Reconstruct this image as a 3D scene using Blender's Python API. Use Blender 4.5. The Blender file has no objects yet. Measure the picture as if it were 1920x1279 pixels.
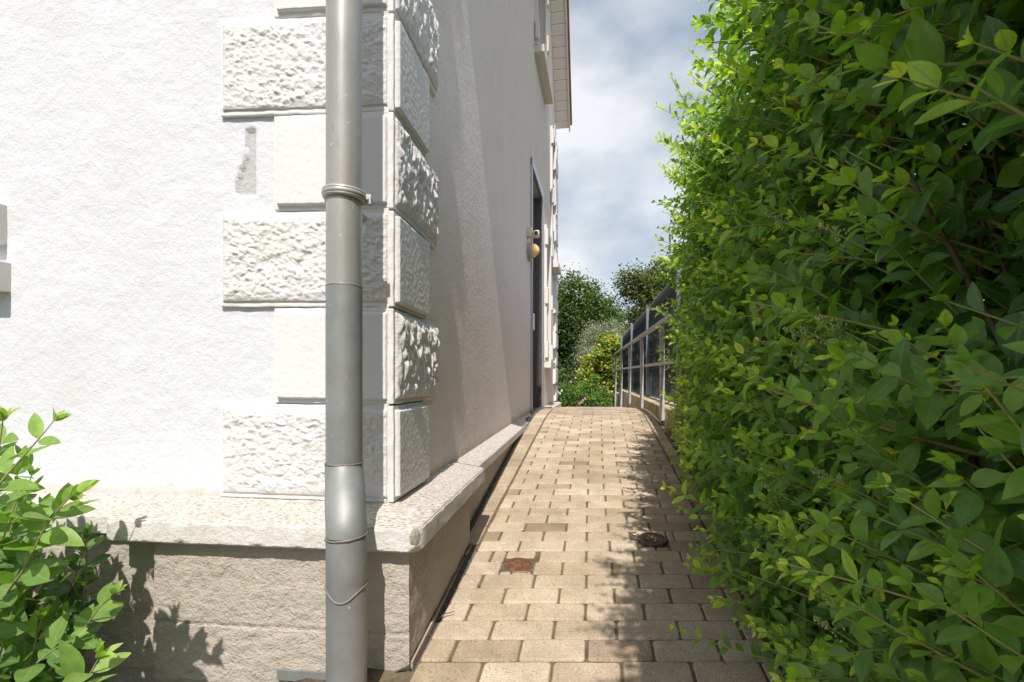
import bpy, bmesh, math, random
import numpy as np
from mathutils import Vector, Matrix, noise

C = bpy.context.scene
COL = C.collection
rnd = random.Random(7)
R = math.radians

# ------------------------------------------------------------------ camera
CAMH = 1.0
F_PX, XC, YH = 950.0, 960.0, 712.0            # focal length, principal column and horizon row of the 1920 px picture
cam = bpy.data.objects.new('camera', bpy.data.cameras.new('camera')); COL.objects.link(cam)
cam.location = (0, 0, CAMH); cam.rotation_euler = (R(90), 0, 0)
cam.data.sensor_width = 36; cam.data.lens = F_PX / 1920 * 36
cam.data.shift_y = (YH - 639.5) / 1920
cam.data.clip_start = 0.02; cam.data.clip_end = 1500
C.camera = cam

# ------------------------------------------------------------------ sun and sky
SUN_DIR = Vector((0.074, 1.0, -1.33)).normalized()     # the way the light travels
sun = bpy.data.objects.new('sun', bpy.data.lights.new('sun', 'SUN')); COL.objects.link(sun)
sun.rotation_euler = SUN_DIR.to_track_quat('-Z', 'Y').to_euler()
sun.data.energy = 4.25; sun.data.angle = R(0.6); sun.data.color = (1, .935, .86)
SUN_EL = math.asin(-SUN_DIR.z)
SUN_ROT = math.atan2(-SUN_DIR.x, -SUN_DIR.y)
w = bpy.data.worlds.new('World'); C.world = w; w.use_nodes = True
nt = w.node_tree; N = nt.nodes; L = nt.links
bgn = N['Background']
sky = N.new('ShaderNodeTexSky'); sky.sky_type = 'NISHITA'; sky.sun_disc = False
sky.sun_elevation = SUN_EL; sky.sun_rotation = SUN_ROT; sky.air_density = 1.0; sky.dust_density = 2.0
tc = N.new('ShaderNodeTexCoord')
mp = N.new('ShaderNodeMapping'); mp.inputs['Scale'].default_value = (1.0, 1.0, 1.9); mp.inputs['Location'].default_value = (1.3, 0.4, 0.25)
L.new(tc.outputs['Generated'], mp.inputs['Vector'])
n1 = N.new('ShaderNodeTexNoise'); n1.inputs['Scale'].default_value = 2.3; n1.inputs['Detail'].default_value = 9; n1.inputs['Roughness'].default_value = .52
n1.inputs['Distortion'].default_value = .35
L.new(mp.outputs[0], n1.inputs['Vector'])
cr = N.new('ShaderNodeValToRGB'); cr.color_ramp.elements[0].position = .40; cr.color_ramp.elements[1].position = .64
cr.color_ramp.elements[0].color = (.62, .62, .62, 1); cr.color_ramp.elements[1].color = (.97, .97, .97, 1)
L.new(n1.outputs['Fac'], cr.inputs['Fac'])
n2 = N.new('ShaderNodeTexNoise'); n2.inputs['Scale'].default_value = 3.4; n2.inputs['Detail'].default_value = 6
L.new(mp.outputs[0], n2.inputs['Vector'])
cc = N.new('ShaderNodeValToRGB'); cc.color_ramp.elements[0].position = .35; cc.color_ramp.elements[1].position = .62
cc.color_ramp.elements[0].color = (2.2, 2.72, 3.35, 1); cc.color_ramp.elements[1].color = (5.5, 5.55, 5.65, 1)
L.new(n2.outputs['Fac'], cc.inputs['Fac'])
mx = N.new('ShaderNodeMix'); mx.data_type = 'RGBA'
L.new(cr.outputs['Color'], mx.inputs['Factor']); L.new(sky.outputs['Color'], mx.inputs['A']); L.new(cc.outputs['Color'], mx.inputs['B'])
L.new(mx.outputs['Result'], bgn.inputs['Color'])
bgn.inputs['Strength'].default_value = .137
C.view_settings.view_transform = 'Standard'; C.view_settings.look = 'None'
C.view_settings.gamma = 1; C.view_settings.exposure = 0.38

# ------------------------------------------------------------------ materials
def mat(name, col=(.5, .5, .5), rough=.8, metal=0.0, spec=.5):
    m = bpy.data.materials.new(name); m.use_nodes = True
    p = m.node_tree.nodes['Principled BSDF']
    p.inputs['Base Color'].default_value = (*col, 1); p.inputs['Roughness'].default_value = rough
    p.inputs['Metallic'].default_value = metal; p.inputs['Specular IOR Level'].default_value = spec
    return m, m.node_tree.nodes, m.node_tree.links, p

def tex(N_, L_, kind, scale, detail=6, rough=.6, vec=None, mapscale=None, rot=None):
    t = N_.new({'n': 'ShaderNodeTexNoise', 'v': 'ShaderNodeTexVoronoi'}[kind]); t.inputs['Scale'].default_value = scale
    if kind == 'n': t.inputs['Detail'].default_value = detail; t.inputs['Roughness'].default_value = rough
    g = N_.new('ShaderNodeTexCoord')
    if mapscale or rot:
        m_ = N_.new('ShaderNodeMapping')
        if mapscale: m_.inputs['Scale'].default_value = mapscale
        if rot: m_.inputs['Rotation'].default_value = rot
        L_.new(g.outputs['Object'], m_.inputs['Vector']); L_.new(m_.outputs[0], t.inputs['Vector'])
    else: L_.new(g.outputs['Object'], t.inputs['Vector'])
    return t

def ramp(N_, L_, src, stops):
    r = N_.new('ShaderNodeValToRGB'); e = r.color_ramp.elements
    while len(e) < len(stops): e.new(.5)
    for k, (p, c) in enumerate(stops): e[k].position = p; e[k].color = (*c, 1) if len(c) == 3 else c
    L_.new(src, r.inputs['Fac']); return r

def mixc(N_, L_, fac, a, b, mode='MIX'):
    m_ = N_.new('ShaderNodeMix'); m_.data_type = 'RGBA'; m_.blend_type = mode
    for v, k in ((fac, 'Factor'), (a, 'A'), (b, 'B')):
        if hasattr(v, 'links') or hasattr(v, 'is_linked'): L_.new(v, m_.inputs[k])
        elif isinstance(v, (int, float)): m_.inputs[k].default_value = v
        else: m_.inputs[k].default_value = (*v, 1)
    return m_.outputs['Result']

def bump(N_, L_, p, src, strength, dist, prev=None):
    b = N_.new('ShaderNodeBump'); b.inputs['Strength'].default_value = strength; b.inputs['Distance'].default_value = dist
    L_.new(src, b.inputs['Height'])
    if prev: L_.new(prev.outputs[0], b.inputs['Normal'])
    L_.new(b.outputs[0], p.inputs['Normal']); return b

def plaster(name, col, dirt, amt=.35, bscale=60, bs=.6, bd=.006, pits=0.0, streak=False, pits2=False):
    m, n, l, p = mat(name, col, .93, spec=.25)
    a = tex(n, l, 'n', 3.2, 8, .65, mapscale=(1, 1, .35) if streak else None)
    f = ramp(n, l, a.outputs['Fac'], [(.46, (0, 0, 0)), (.72, (amt,) * 3)])
    c = mixc(n, l, f.outputs['Color'], col, dirt)
    sp = tex(n, l, 'n', 120, 3, .6)
    fs = ramp(n, l, sp.outputs['Fac'], [(.67, (0, 0, 0)), (.76, (.5,) * 3)])
    c = mixc(n, l, fs.outputs['Color'], c, tuple(x * .55 for x in dirt))
    if pits2:                                            # splash dirt in the last few centimetres above the ledge, sparse pits painted as dark specks
        g = n.new('ShaderNodeTexCoord'); sz = n.new('ShaderNodeSeparateXYZ'); l.new(g.outputs['Object'], sz.inputs[0])
        nz = tex(n, l, 'n', 22, 6, .7); ad = n.new('ShaderNodeMath'); ad.operation = 'MULTIPLY_ADD'; l.new(nz.outputs['Fac'], ad.inputs[0]); ad.inputs[1].default_value = -.14; l.new(sz.outputs['Z'], ad.inputs[2])
        rz = ramp(n, l, ad.outputs[0], [(.40, (.75,) * 3), (.455, (0, 0, 0))]); c = mixc(n, l, rz.outputs['Color'], c, (.50, .41, .33))
        k1 = tex(n, l, 'n', 17, 9, .8); rk = ramp(n, l, k1.outputs['Fac'], [(.665, (0, 0, 0)), (.70, (.5,) * 3)]); c = mixc(n, l, rk.outputs['Color'], c, (.33, .31, .29))
    l.new(c, p.inputs['Base Color'])
    b1 = tex(n, l, 'n', bscale, 5, .62); b = bump(n, l, p, b1.outputs['Fac'], bs, bd)
    b2 = tex(n, l, 'n', bscale * 4.5, 3, .6); b = bump(n, l, p, b2.outputs['Fac'], bs * .8, bd * .35, b)
    if pits:
        v = tex(n, l, 'v', 95); r = ramp(n, l, v.outputs['Distance'], [(.12, (0, 0, 0)), (.3, (1, 1, 1))])
        b = bump(n, l, p, r.outputs['Color'], pits, .004, b)
    return m

M = {}
M['front'] = plaster('white_stucco', (.635, .648, .68), (.55, .54, .53), .40, 34, .6, .008, pits2=True)
M['side'] = plaster('smooth_render', (.74, .67, .64), (.60, .54, .51), .4, 42, 1.0, .007, pits2=True)
M['rock'] = plaster('rusticated_stone', (.675, .665, .67), (.58, .52, .46), .45, 60, .7, .006)
M['quoin'] = plaster('quoin_plaster', (.685, .68, .685), (.58, .53, .49), .25, 60, .4, .004)
M['plinth'] = plaster('plinth_render', (.49, .44, .375), (.38, .335, .285), .5, 40, 1.0, .012)
M['trim'] = plaster('trim_plaster', (.68, .65, .62), (.56, .52, .48), .3, 60, .3, .003)
M['mortar'] = plaster('grey_mortar', (.49, .49, .49), (.28, .28, .28), .5, 60, .9, .006)
# ledge: pale front, lichen-pitted brown top
m, n, l, p = mat('ledge_stone', (.76, .74, .72), .9, spec=.25)
g = n.new('ShaderNodeNewGeometry'); sx = n.new('ShaderNodeSeparateXYZ'); l.new(g.outputs['Normal'], sx.inputs[0])
up = ramp(n, l, sx.outputs['Z'], [(.35, (0, 0, 0)), (.8, (1, 1, 1))])
a = tex(n, l, 'n', 75, 4, .65, mapscale=(1, 1.7, 1)); fa = ramp(n, l, a.outputs['Fac'], [(.40, (.64, .60, .56)), (.50, (.52, .465, .41)), (.60, (.27, .225, .185))])
bq = tex(n, l, 'n', 9, 6, .7); fb = ramp(n, l, bq.outputs['Fac'], [(.42, (.67, .65, .63)), (.75, (.52, .48, .42))])
mu = n.new('ShaderNodeMath'); mu.operation = 'MULTIPLY'; l.new(up.outputs['Color'], mu.inputs[0]); mu.inputs[1].default_value = .85
l.new(mixc(n, l, mu.outputs[0], fb.outputs['Color'], fa.outputs['Color']), p.inputs['Base Color'])
b = bump(n, l, p, a.outputs['Fac'], .7, .006); b2 = tex(n, l, 'n', 30, 5, .6); bump(n, l, p, b2.outputs['Fac'], .3, .006, b); M['ledge'] = m
# zinc
m, n, l, p = mat('zinc', (.36, .38, .38), .38, .3)
a = tex(n, l, 'n', 5, 7, .65, mapscale=(1, 1, .3)); f = ramp(n, l, a.outputs['Fac'], [(.35, (.32, .315, .30)), (.6, (.39, .375, .355)), (.75, (.46, .44, .41))])
s2 = tex(n, l, 'n', 130, 4, .6, mapscale=(1, 1, .18)); f2 = ramp(n, l, s2.outputs['Fac'], [(.64, (0, 0, 0)), (.70, (.55,) * 3)])
cx_ = mixc(n, l, f2.outputs['Color'], f.outputs['Color'], (.21, .20, .18))
s3 = tex(n, l, 'n', 70, 5, .55); f3 = ramp(n, l, s3.outputs['Fac'], [(.685, (0, 0, 0)), (.72, (.8,) * 3)])
l.new(mixc(n, l, f3.outputs['Color'], cx_, (.62, .63, .62)), p.inputs['Base Color'])
r_ = ramp(n, l, a.outputs['Fac'], [(.3, (.30,) * 3), (.7, (.5,) * 3)]); l.new(r_.outputs['Color'], p.inputs['Roughness'])
b2 = tex(n, l, 'n', 14, 3, .5); bump(n, l, p, b2.outputs['Fac'], .12, .006); M['zinc'] = m
m, n, l, p = mat('worn_zinc', (.30, .35, .37), .56, .3)
a = tex(n, l, 'n', 7, 8, .7, mapscale=(1, 1, .6)); f = ramp(n, l, a.outputs['Fac'], [(.35, (.215, .228, .225)), (.6, (.275, .285, .28)), (.74, (.36, .37, .365))])
s3 = tex(n, l, 'n', 55, 5, .55, mapscale=(1, 1, .7)); f3 = ramp(n, l, s3.outputs['Fac'], [(.70, (0, 0, 0)), (.74, (.6,) * 3)])
l.new(mixc(n, l, f3.outputs['Color'], f.outputs['Color'], (.60, .64, .66)), p.inputs['Base Color'])
b2 = tex(n, l, 'n', 10, 3, .5); bump(n, l, p, b2.outputs['Fac'], .25, .008); M['zinc_worn'] = m
m, n, l, p = mat('solder', (.20, .17, .155), .6, .3); a = tex(n, l, 'n', 90, 4); bump(n, l, p, a.outputs['Fac'], .8, .003); M['solder'] = m
# galvanised
m, n, l, p = mat('galvanised', (.47, .46, .44), .55, .1); a = tex(n, l, 'n', 22, 5, .6)
f = ramp(n, l, a.outputs['Fac'], [(.35, (.38, .39, .395)), (.7, (.60, .605, .605))]); l.new(f.outputs['Color'], p.inputs['Base Color']); M['galv'] = m
M['post_paint'] = mat('blue_grey_paint', (.19, .235, .26), .5)[0]
# screen fabric of the fence
m, n, l, p = mat('privacy_strips', (.05, .05, .055), .6); a = tex(n, l, 'n', 3, 4); f = ramp(n, l, a.outputs['Fac'], [(.3, (.05, .05, .058)), (.7, (.095, .085, .088))])
l.new(f.outputs['Color'], p.inputs['Base Color']); M['screen'] = m
M['wire'] = mat('fence_wire', (.06, .07, .08), .5, .3)[0]
# concrete
m, n, l, p = mat('concrete', (.4, .35, .28), .92, spec=.2); a = tex(n, l, 'n', 4, 8, .7, mapscale=(1, 1, .35))
f = ramp(n, l, a.outputs['Fac'], [(.34, (.20, .16, .09)), (.50, (.46, .38, .24)), (.68, (.58, .51, .39))]); l.new(f.outputs['Color'], p.inputs['Base Color'])
b1 = tex(n, l, 'n', 45, 5); bump(n, l, p, b1.outputs['Fac'], .5, .006); M['concrete'] = m
# paving
m, n, l, p = mat('paver', (.4, .34, .26), .93, spec=.2)
at = n.new('ShaderNodeAttribute'); at.attribute_name = 'tone'
f0 = ramp(n, l, at.outputs['Fac'], [(0, (.29, .225, .165)), (.35, (.41, .33, .245)), (.75, (.475, .39, .30)), (1, (.54, .455, .36))])
a = tex(n, l, 'n', 7, 8, .7); fa = ramp(n, l, a.outputs['Fac'], [(.35, (.78, .77, .75)), (.65, (1.08, 1.08, 1.06))])
c = mixc(n, l, 1.0, f0.outputs['Color'], fa.outputs['Color'], 'MULTIPLY')
s = tex(n, l, 'n', 190, 3, .6); fs = ramp(n, l, s.outputs['Fac'], [(.32, (.45, .43, .40)), (.44, (1, 1, 1)), (.58, (1, 1, 1)), (.68, (1.4, 1.37, 1.33))])
c = mixc(n, l, 1.0, c, fs.outputs['Color'], 'MULTIPLY')
v = tex(n, l, 'n', 85, 2, .5); fv = ramp(n, l, v.outputs['Fac'], [(.71, (0, 0, 0)), (.735, (.85,) * 3)])
c = mixc(n, l, fv.outputs['Color'], c, (.44, .22, .10))
v2 = tex(n, l, 'n', 110, 2, .5, mapscale=(1, 1.2, 1)); fv2 = ramp(n, l, v2.outputs['Fac'], [(.725, (0, 0, 0)), (.74, (.85,) * 3)])
c = mixc(n, l, fv2.outputs['Color'], c, (.10, .09, .08))
# greenish algae towards the right-hand kerb (position along world X is where it really grows)
al = tex(n, l, 'n', 2.6, 6, .7); alr = ramp(n, l, al.outputs['Fac'], [(.52, (0, 0, 0)), (.75, (.45,) * 3)])
c = mixc(n, l, alr.outputs['Color'], c, (.26, .21, .10))
l.new(c, p.inputs['Base Color']); b = bump(n, l, p, s.outputs['Fac'], .55, .0016); b1 = tex(n, l, 'n', 30, 4, .6); bump(n, l, p, b1.outputs['Fac'], .25, .003, b); M['paver'] = m
m, n, l, p = mat('joint_sand', (.1, .085, .06), 1, spec=.1); a = tex(n, l, 'n', 14, 8, .75)
f = ramp(n, l, a.outputs['Fac'], [(.35, (.085, .066, .045)), (.55, (.17, .135, .09)), (.68, (.11, .12, .045))]); l.new(f.outputs['Color'], p.inputs['Base Color'])
b1 = tex(n, l, 'n', 200, 4); bump(n, l, p, b1.outputs['Fac'], .8, .004); M['sand'] = m
m, n, l, p = mat('soil', (.12, .09, .07), 1, spec=.1); a = tex(n, l, 'n', 60, 8, .8)
f = ramp(n, l, a.outputs['Fac'], [(.35, (.05, .038, .028)), (.55, (.15, .115, .085)), (.72, (.27, .22, .17))]); l.new(f.outputs['Color'], p.inputs['Base Color'])
b1 = tex(n, l, 'n', 150, 5, .7); bump(n, l, p, b1.outputs['Fac'], 1, .008); M['soil'] = m
m, n, l, p = mat('ground', (.09, .1, .05), 1, spec=.1); a = tex(n, l, 'n', 1.5, 9, .7)
f = ramp(n, l, a.outputs['Fac'], [(.35, (.06, .05, .03)), (.6, (.08, .10, .035)), (.8, (.13, .13, .06))]); l.new(f.outputs['Color'], p.inputs['Base Color']); M['ground'] = m
m, n, l, p = mat('bitumen_strip', (.045, .042, .045), .8); a = tex(n, l, 'n', 40, 6, .7)
f = ramp(n, l, a.outputs['Fac'], [(.4, (.035, .032, .035)), (.65, (.10, .085, .075))]); l.new(f.outputs['Color'], p.inputs['Base Color']); bump(n, l, p, a.outputs['Fac'], .6, .005); M['bitumen'] = m
m, n, l, p = mat('rust', (.2, .08, .04), .85, .2); a = tex(n, l, 'n', 45, 7, .7)
f = ramp(n, l, a.outputs['Fac'], [(.35, (.08, .038, .027)), (.52, (.19, .08, .042)), (.7, (.33, .16, .085))]); l.new(f.outputs['Color'], p.inputs['Base Color']); bump(n, l, p, a.outputs['Fac'], .8, .003); M['rust'] = m
m, n, l, p = mat('dark_iron', (.06, .05, .05), .6, .4); a = tex(n, l, 'n', 45, 7, .7)
f = ramp(n, l, a.outputs['Fac'], [(.35, (.06, .04, .035)), (.7, (.19, .12, .09))]); l.new(f.outputs['Color'], p.inputs['Base Color']); bump(n, l, p, a.outputs['Fac'], .6, .003); M['iron'] = m
M['white_pvc'] = mat('white_frame', (.72, .73, .75), .4)[0]
M['metal_frame'] = mat('aluminium_frame', (.45, .48, .52), .35, .6)[0]
M['cream'] = mat('cream_plastic', (.68, .60, .46), .45)[0]
m, n, l, p = mat('amber_dome', (.80, .52, .22), .35); a = tex(n, l, 'n', 12, 5); f = ramp(n, l, a.outputs['Fac'], [(.3, (.78, .47, .17)), (.7, (.86, .64, .36))]); l.new(f.outputs['Color'], p.inputs['Base Color']); M['amber'] = m
M['grey_plastic'] = mat('grey_plastic', (.34, .33, .31), .55)[0]
M['black'] = mat('black_lens', (.02, .02, .025), .15)[0]
m, n, l, p = mat('window_glass', (.05, .06, .07), .08, spec=.8); M['glass'] = m
m, n, l, p = mat('granite', (.09, .085, .085), .35); a = tex(n, l, 'n', 110, 4, .8)
f = ramp(n, l, a.outputs['Fac'], [(.40, (.03, .028, .028)), (.52, (.10, .09, .088)), (.66, (.26, .235, .225))]); l.new(f.outputs['Color'], p.inputs['Base Color']); M['granite'] = m
M['door'] = mat('dark_door', (.05, .055, .06), .4)[0]
m, n, l, p = mat('roof_tile', (.30, .10, .055), .85); a = tex(n, l, 'n', 5, 5); f = ramp(n, l, a.outputs['Fac'], [(.3, (.20, .065, .04)), (.7, (.36, .13, .07))]); l.new(f.outputs['Color'], p.inputs['Base Color']); M['tile'] = m
M['soffit'] = mat('soffit_board', (.66, .62, .60), .6)[0]
m, n, l, p = mat('bark', (.15, .11, .08), .9); a = tex(n, l, 'n', 25, 6, .7, mapscale=(1, 1, .3)); f = ramp(n, l, a.outputs['Fac'], [(.3, (.07, .05, .035)), (.7, (.22, .16, .11))]); l.new(f.outputs['Color'], p.inputs['Base Color']); bump(n, l, p, a.outputs['Fac'], .6, .01); M['bark'] = m
M['timber'] = None
m, n, l, p = mat('old_timber', (.4, .33, .26), .9); a = tex(n, l, 'n', 40, 6, .7, mapscale=(1, .15, 1)); f = ramp(n, l, a.outputs['Fac'], [(.3, (.20, .15, .11)), (.7, (.48, .40, .32))]); l.new(f.outputs['Color'], p.inputs['Base Color']); M['timber'] = m
m, n, l, p = mat('broken_stone', (.42, .38, .32), .95); a = tex(n, l, 'n', 60, 7, .75); f = ramp(n, l, a.outputs['Fac'], [(.35, (.25, .22, .18)), (.6, (.50, .45, .37)), (.75, (.55, .42, .25))]); l.new(f.outputs['Color'], p.inputs['Base Color']); bump(n, l, p, a.outputs['Fac'], 1, .006); M['chip'] = m

def leafmat(name, stops, trans=.35, rough=.38, vein=True, spec=.5, back=None):
    m, n, l, p = mat(name, (.1, .2, .05), rough, spec=spec)
    at = n.new('ShaderNodeAttribute'); at.attribute_name = 'tone'
    f = ramp(n, l, at.outputs['Fac'], stops); c = f.outputs['Color']
    nz = tex(n, l, 'n', 60, 3, .5); fz = ramp(n, l, nz.outputs['Fac'], [(.3, (.82, .82, .82)), (.7, (1.15, 1.15, 1.15))])
    c = mixc(n, l, 1.0, c, fz.outputs['Color'], 'MULTIPLY')
    if vein:
        uv = n.new('ShaderNodeAttribute'); uv.attribute_name = 'rib'
        fr = ramp(n, l, uv.outputs['Fac'], [(.84, (0, 0, 0)), (.97, (.55,) * 3)])
        c = mixc(n, l, fr.outputs['Color'], c, (.26, .34, .12))
    sp = tex(n, l, 'n', 38, 3, .6); fs = ramp(n, l, sp.outputs['Fac'], [(.70, (0, 0, 0)), (.735, (.55,) * 3)]); c = mixc(n, l, fs.outputs['Color'], c, (.30, .24, .08))
    wv = tex(n, l, 'n', 130, 3, .6); bump(n, l, p, wv.outputs['Fac'], .35, .0012)
    l.new(c, p.inputs['Base Color'])
    t = n.new('ShaderNodeBsdfTranslucent'); tcx = mixc(n, l, 1.0, c, (1.28, 1.48, .48), 'MULTIPLY'); l.new(tcx, t.inputs['Color'])
    ms = n.new('ShaderNodeMixShader'); ms.inputs[0].default_value = trans
    l.new(p.outputs[0], ms.inputs[1]); l.new(t.outputs[0], ms.inputs[2]); l.new(ms.outputs[0], n['Material Output'].inputs['Surface'])
    return m
M['privet'] = leafmat('privet_leaf', [(0, (.045, .098, .040)), (.35, (.120, .245, .062)), (.65, (.29, .48, .058)), (.85, (.54, .69, .07)), (1, (.70, .78, .16))], .46, .40)  # shade and sunlit tips are mixed into these tones, besides pale new growth
M['privet_stem'] = mat('privet_stem', (.30, .31, .10), .6)[0]
M['privet_wood'] = mat('privet_wood', (.13, .09, .06), .8)[0]
M['bud'] = mat('flower_bud', (.36, .42, .16), .6)[0]
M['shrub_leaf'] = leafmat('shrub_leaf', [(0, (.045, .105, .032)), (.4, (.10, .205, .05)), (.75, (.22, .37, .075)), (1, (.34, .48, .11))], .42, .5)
M['shrub_stem'] = mat('shrub_stem', (.28, .24, .12), .7)[0]
M['tree_a'] = leafmat('tree_leaf_dark', [(0, (.04, .075, .025)), (.5, (.085, .145, .036)), (1, (.165, .24, .055))], .3, .6, False)
M['tree_b'] = leafmat('tree_leaf_olive', [(0, (.06, .085, .03)), (.5, (.115, .15, .05)), (1, (.21, .24, .08))], .3, .6, False)
M['silver'] = leafmat('silver_leaf', [(0, (.16, .18, .14)), (.5, (.28, .31, .25)), (1, (.46, .48, .40))], .25, .6, False)
M['gold'] = leafmat('golden_leaf', [(0, (.08, .16, .03)), (.4, (.20, .30, .045)), (.75, (.42, .45, .08)), (1, (.60, .50, .16))], .35, .5, False)
M['bush'] = leafmat('bush_leaf', [(0, (.055, .12, .03)), (.5, (.12, .23, .045)), (1, (.26, .38, .07))], .35, .5, False)
M['petal_white'] = mat('petal_white', (.75, .70, .72), .6)[0]
M['petal_pink'] = mat('petal_pink', (.62, .30, .42), .6)[0]
M['petal_orange'] = mat('petal_orange', (.70, .36, .20), .6)[0]
M['dry'] = leafmat('dry_leaf', [(0, (.20, .07, .035)), (.5, (.36, .17, .07)), (1, (.55, .42, .20))], .2, .7, False)
M['pale_flake'] = mat('paint_flake', (.78, .76, .73), .8)[0]

# ------------------------------------------------------------------ object helpers
def link(o, parent=None):
    COL.objects.link(o)
    if parent: o.parent = parent
    return o
def tag(o, label=None, cat=None, group=None, kind=None):
    if label: o['label'] = label
    if cat: o['category'] = cat
    if group: o['group'] = group
    if kind: o['kind'] = kind
    return o
def thing(name, label, cat, loc=(0, 0, 0), group=None):
    o = bpy.data.objects.new(name, None); o.location = loc; o.empty_display_size = .1; link(o); tag(o, label, cat, group); ROOTLOC[o.name] = Vector(loc)
    return o
ROOTLOC = {}
def origin_of(parent):
    v = Vector((0, 0, 0))
    while parent is not None: v += parent.location; parent = parent.parent
    return v
def obj(name, bm, m, parent=None, smooth=False, loc=None):
    """bm in world coordinates -> ONE mesh object; the origin goes to loc or the parent"""
    o0 = origin_of(parent)
    if isinstance(bm, bmesh.types.BMesh):
        me = bpy.data.meshes.new(name)
        off = o0 + (Vector(loc) - o0 if loc is not None else Vector())
        bmesh.ops.translate(bm, verts=bm.verts, vec=-off); bm.to_mesh(me); bm.free()
    else: me = bm; off = o0
    if m is not None:
        for q in (m if isinstance(m, (list, tuple)) else [m]): me.materials.append(q)
    if smooth: me.polygons.foreach_set('use_smooth', [True] * len(me.polygons))
    o = bpy.data.objects.new(name, me); o.location = off - o0
    return link(o, parent)
def struct(name, bm, m, smooth=False): return tag(obj(name, bm, m, None, smooth), kind='structure')

def prism(bm, ring_a, ring_b, mi=0):
    """closed prism between two rings of 3-d points"""
    A = [bm.verts.new(v) for v in ring_a]; B = [bm.verts.new(v) for v in ring_b]; k = len(A); fs = []
    fs.append(bm.faces.new(A[::-1])); fs.append(bm.faces.new(B))
    for i in range(k): fs.append(bm.faces.new((A[i], A[(i + 1) % k], B[(i + 1) % k], B[i])))
    for f_ in fs: f_.material_index = mi
    return A + B, fs
def box(bm, P, a0, a1, b0, b1, z0, z1, bev=0.0, mi=0, seg=1):
    """box in a frame P(a, b, z)"""
    lo = [P(a0, b0, z0), P(a1, b0, z0), P(a1, b1, z0), P(a0, b1, z0)]
    hi = [P(a0, b0, z1), P(a1, b0, z1), P(a1, b1, z1), P(a0, b1, z1)]
    vs, fs = prism(bm, lo, hi, mi)
    if bev: bevel(bm, fs, bev, seg)
def bevel(bm, fs, bev, seg=1):
    es = list({e for f_ in fs for e in f_.edges})
    bmesh.ops.bevel(bm, geom=es, offset=bev, segments=seg, affect='EDGES', profile=.5)
def fixn(bm): bmesh.ops.recalc_face_normals(bm, faces=bm.faces); return bm
def tube(bm, pts, rad, seg=16, cap=True):
    pts = [Vector(p_) for p_ in pts]; rad = rad if isinstance(rad, (list, tuple)) else [rad] * len(pts)
    rings = []; prev = None
    for i, p_ in enumerate(pts):
        t = (pts[min(i + 1, len(pts) - 1)] - pts[max(i - 1, 0)]).normalized()
        if prev is None:
            a = Vector((1, 0, 0)) if abs(t.x) < .9 else Vector((0, 1, 0)); a = (a - t * a.dot(t)).normalized()
        else: a = (prev - t * prev.dot(t)).normalized()
        prev = a; b_ = t.cross(a)
        rings.append([bm.verts.new(p_ + (a * math.cos(2 * math.pi * k / seg) + b_ * math.sin(2 * math.pi * k / seg)) * rad[i]) for k in range(seg)])
    for i in range(len(rings) - 1):
        for k in range(seg): bm.faces.new((rings[i][k], rings[i][(k + 1) % seg], rings[i + 1][(k + 1) % seg], rings[i + 1][k]))
    if cap: bm.faces.new(rings[0][::-1]); bm.faces.new(rings[-1])

# fast leaf meshes -----------------------------------------------------------
def leaf_template(ns, wide=.5, point=1.0):
    s = np.linspace(0, 1, ns + 1)
    hw = np.sin(np.pi * s ** .92) ** .70 * (1 - .22 * s * point)
    hw[0] = .04; hw[-1] = .02
    hw /= hw.max()
    return s, hw
def leaves_mesh(name, pos, axis, nrm, length, width, tone, ns=5, fold=.18, droop=.25, wob=None):
    """every leaf: a folded, curved blade of ns x 2 quads"""
    pos = np.asarray(pos, float); axis = np.asarray(axis, float); nrm = np.asarray(nrm, float)
    length = np.asarray(length, float); width = np.asarray(width, float); tone = np.asarray(tone, float); n_ = len(pos)
    axis /= np.linalg.norm(axis, axis=1)[:, None]
    nrm = nrm - axis * (nrm * axis).sum(1)[:, None]; nrm /= np.linalg.norm(nrm, axis=1)[:, None] + 1e-9
    side = np.cross(axis, nrm)
    s, hw = leaf_template(ns); rs = np.random.RandomState(n_ + 3)
    fo = fold * rs.uniform(.2, 1.7, n_); dr = droop * rs.uniform(-.4, 1.8, n_); tw = rs.normal(0, .25, n_)
    V = np.zeros((n_, ns + 1, 3, 3)); rib = np.zeros((n_, ns + 1, 3))
    for j in range(ns + 1):
        for k, cside in enumerate((-1, 0, 1)):
            x = cside * hw[j] * width * .5
            zz = abs(cside) * hw[j] * width * .5 * fo - dr * length * s[j] ** 2 + tw * x * s[j]
            V[:, j, k] = pos + axis * (s[j] * length)[:, None] + side * x[:, None] + nrm * zz[:, None]
            rib[:, j, k] = 1 - abs(cside)
    V = V.reshape(-1, 3); nv = (ns + 1) * 3
    q = []
    for j in range(ns):
        for k in range(2):
            a = j * 3 + k; q.append((a, a + 1, a + 4, a + 3))
    q = np.array(q); Fq = (q[None] + (np.arange(n_) * nv)[:, None, None]).reshape(-1)
    nf = n_ * len(q)
    me = bpy.data.meshes.new(name); me.vertices.add(len(V)); me.vertices.foreach_set('co', V.ravel())
    me.loops.add(nf * 4); me.loops.foreach_set('vertex_index', Fq.astype(np.int32))
    me.polygons.add(nf); me.polygons.foreach_set('loop_start', np.arange(0, nf * 4, 4, dtype=np.int32))
    me.polygons.foreach_set('use_smooth', np.ones(nf, bool)); me.update(calc_edges=True)
    a = me.attributes.new('tone', 'FLOAT', 'POINT'); a.data.foreach_set('value', np.repeat(tone, nv).astype(np.float32))
    a = me.attributes.new('rib', 'FLOAT', 'POINT'); a.data.foreach_set('value', rib.ravel().astype(np.float32))
    return me
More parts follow.
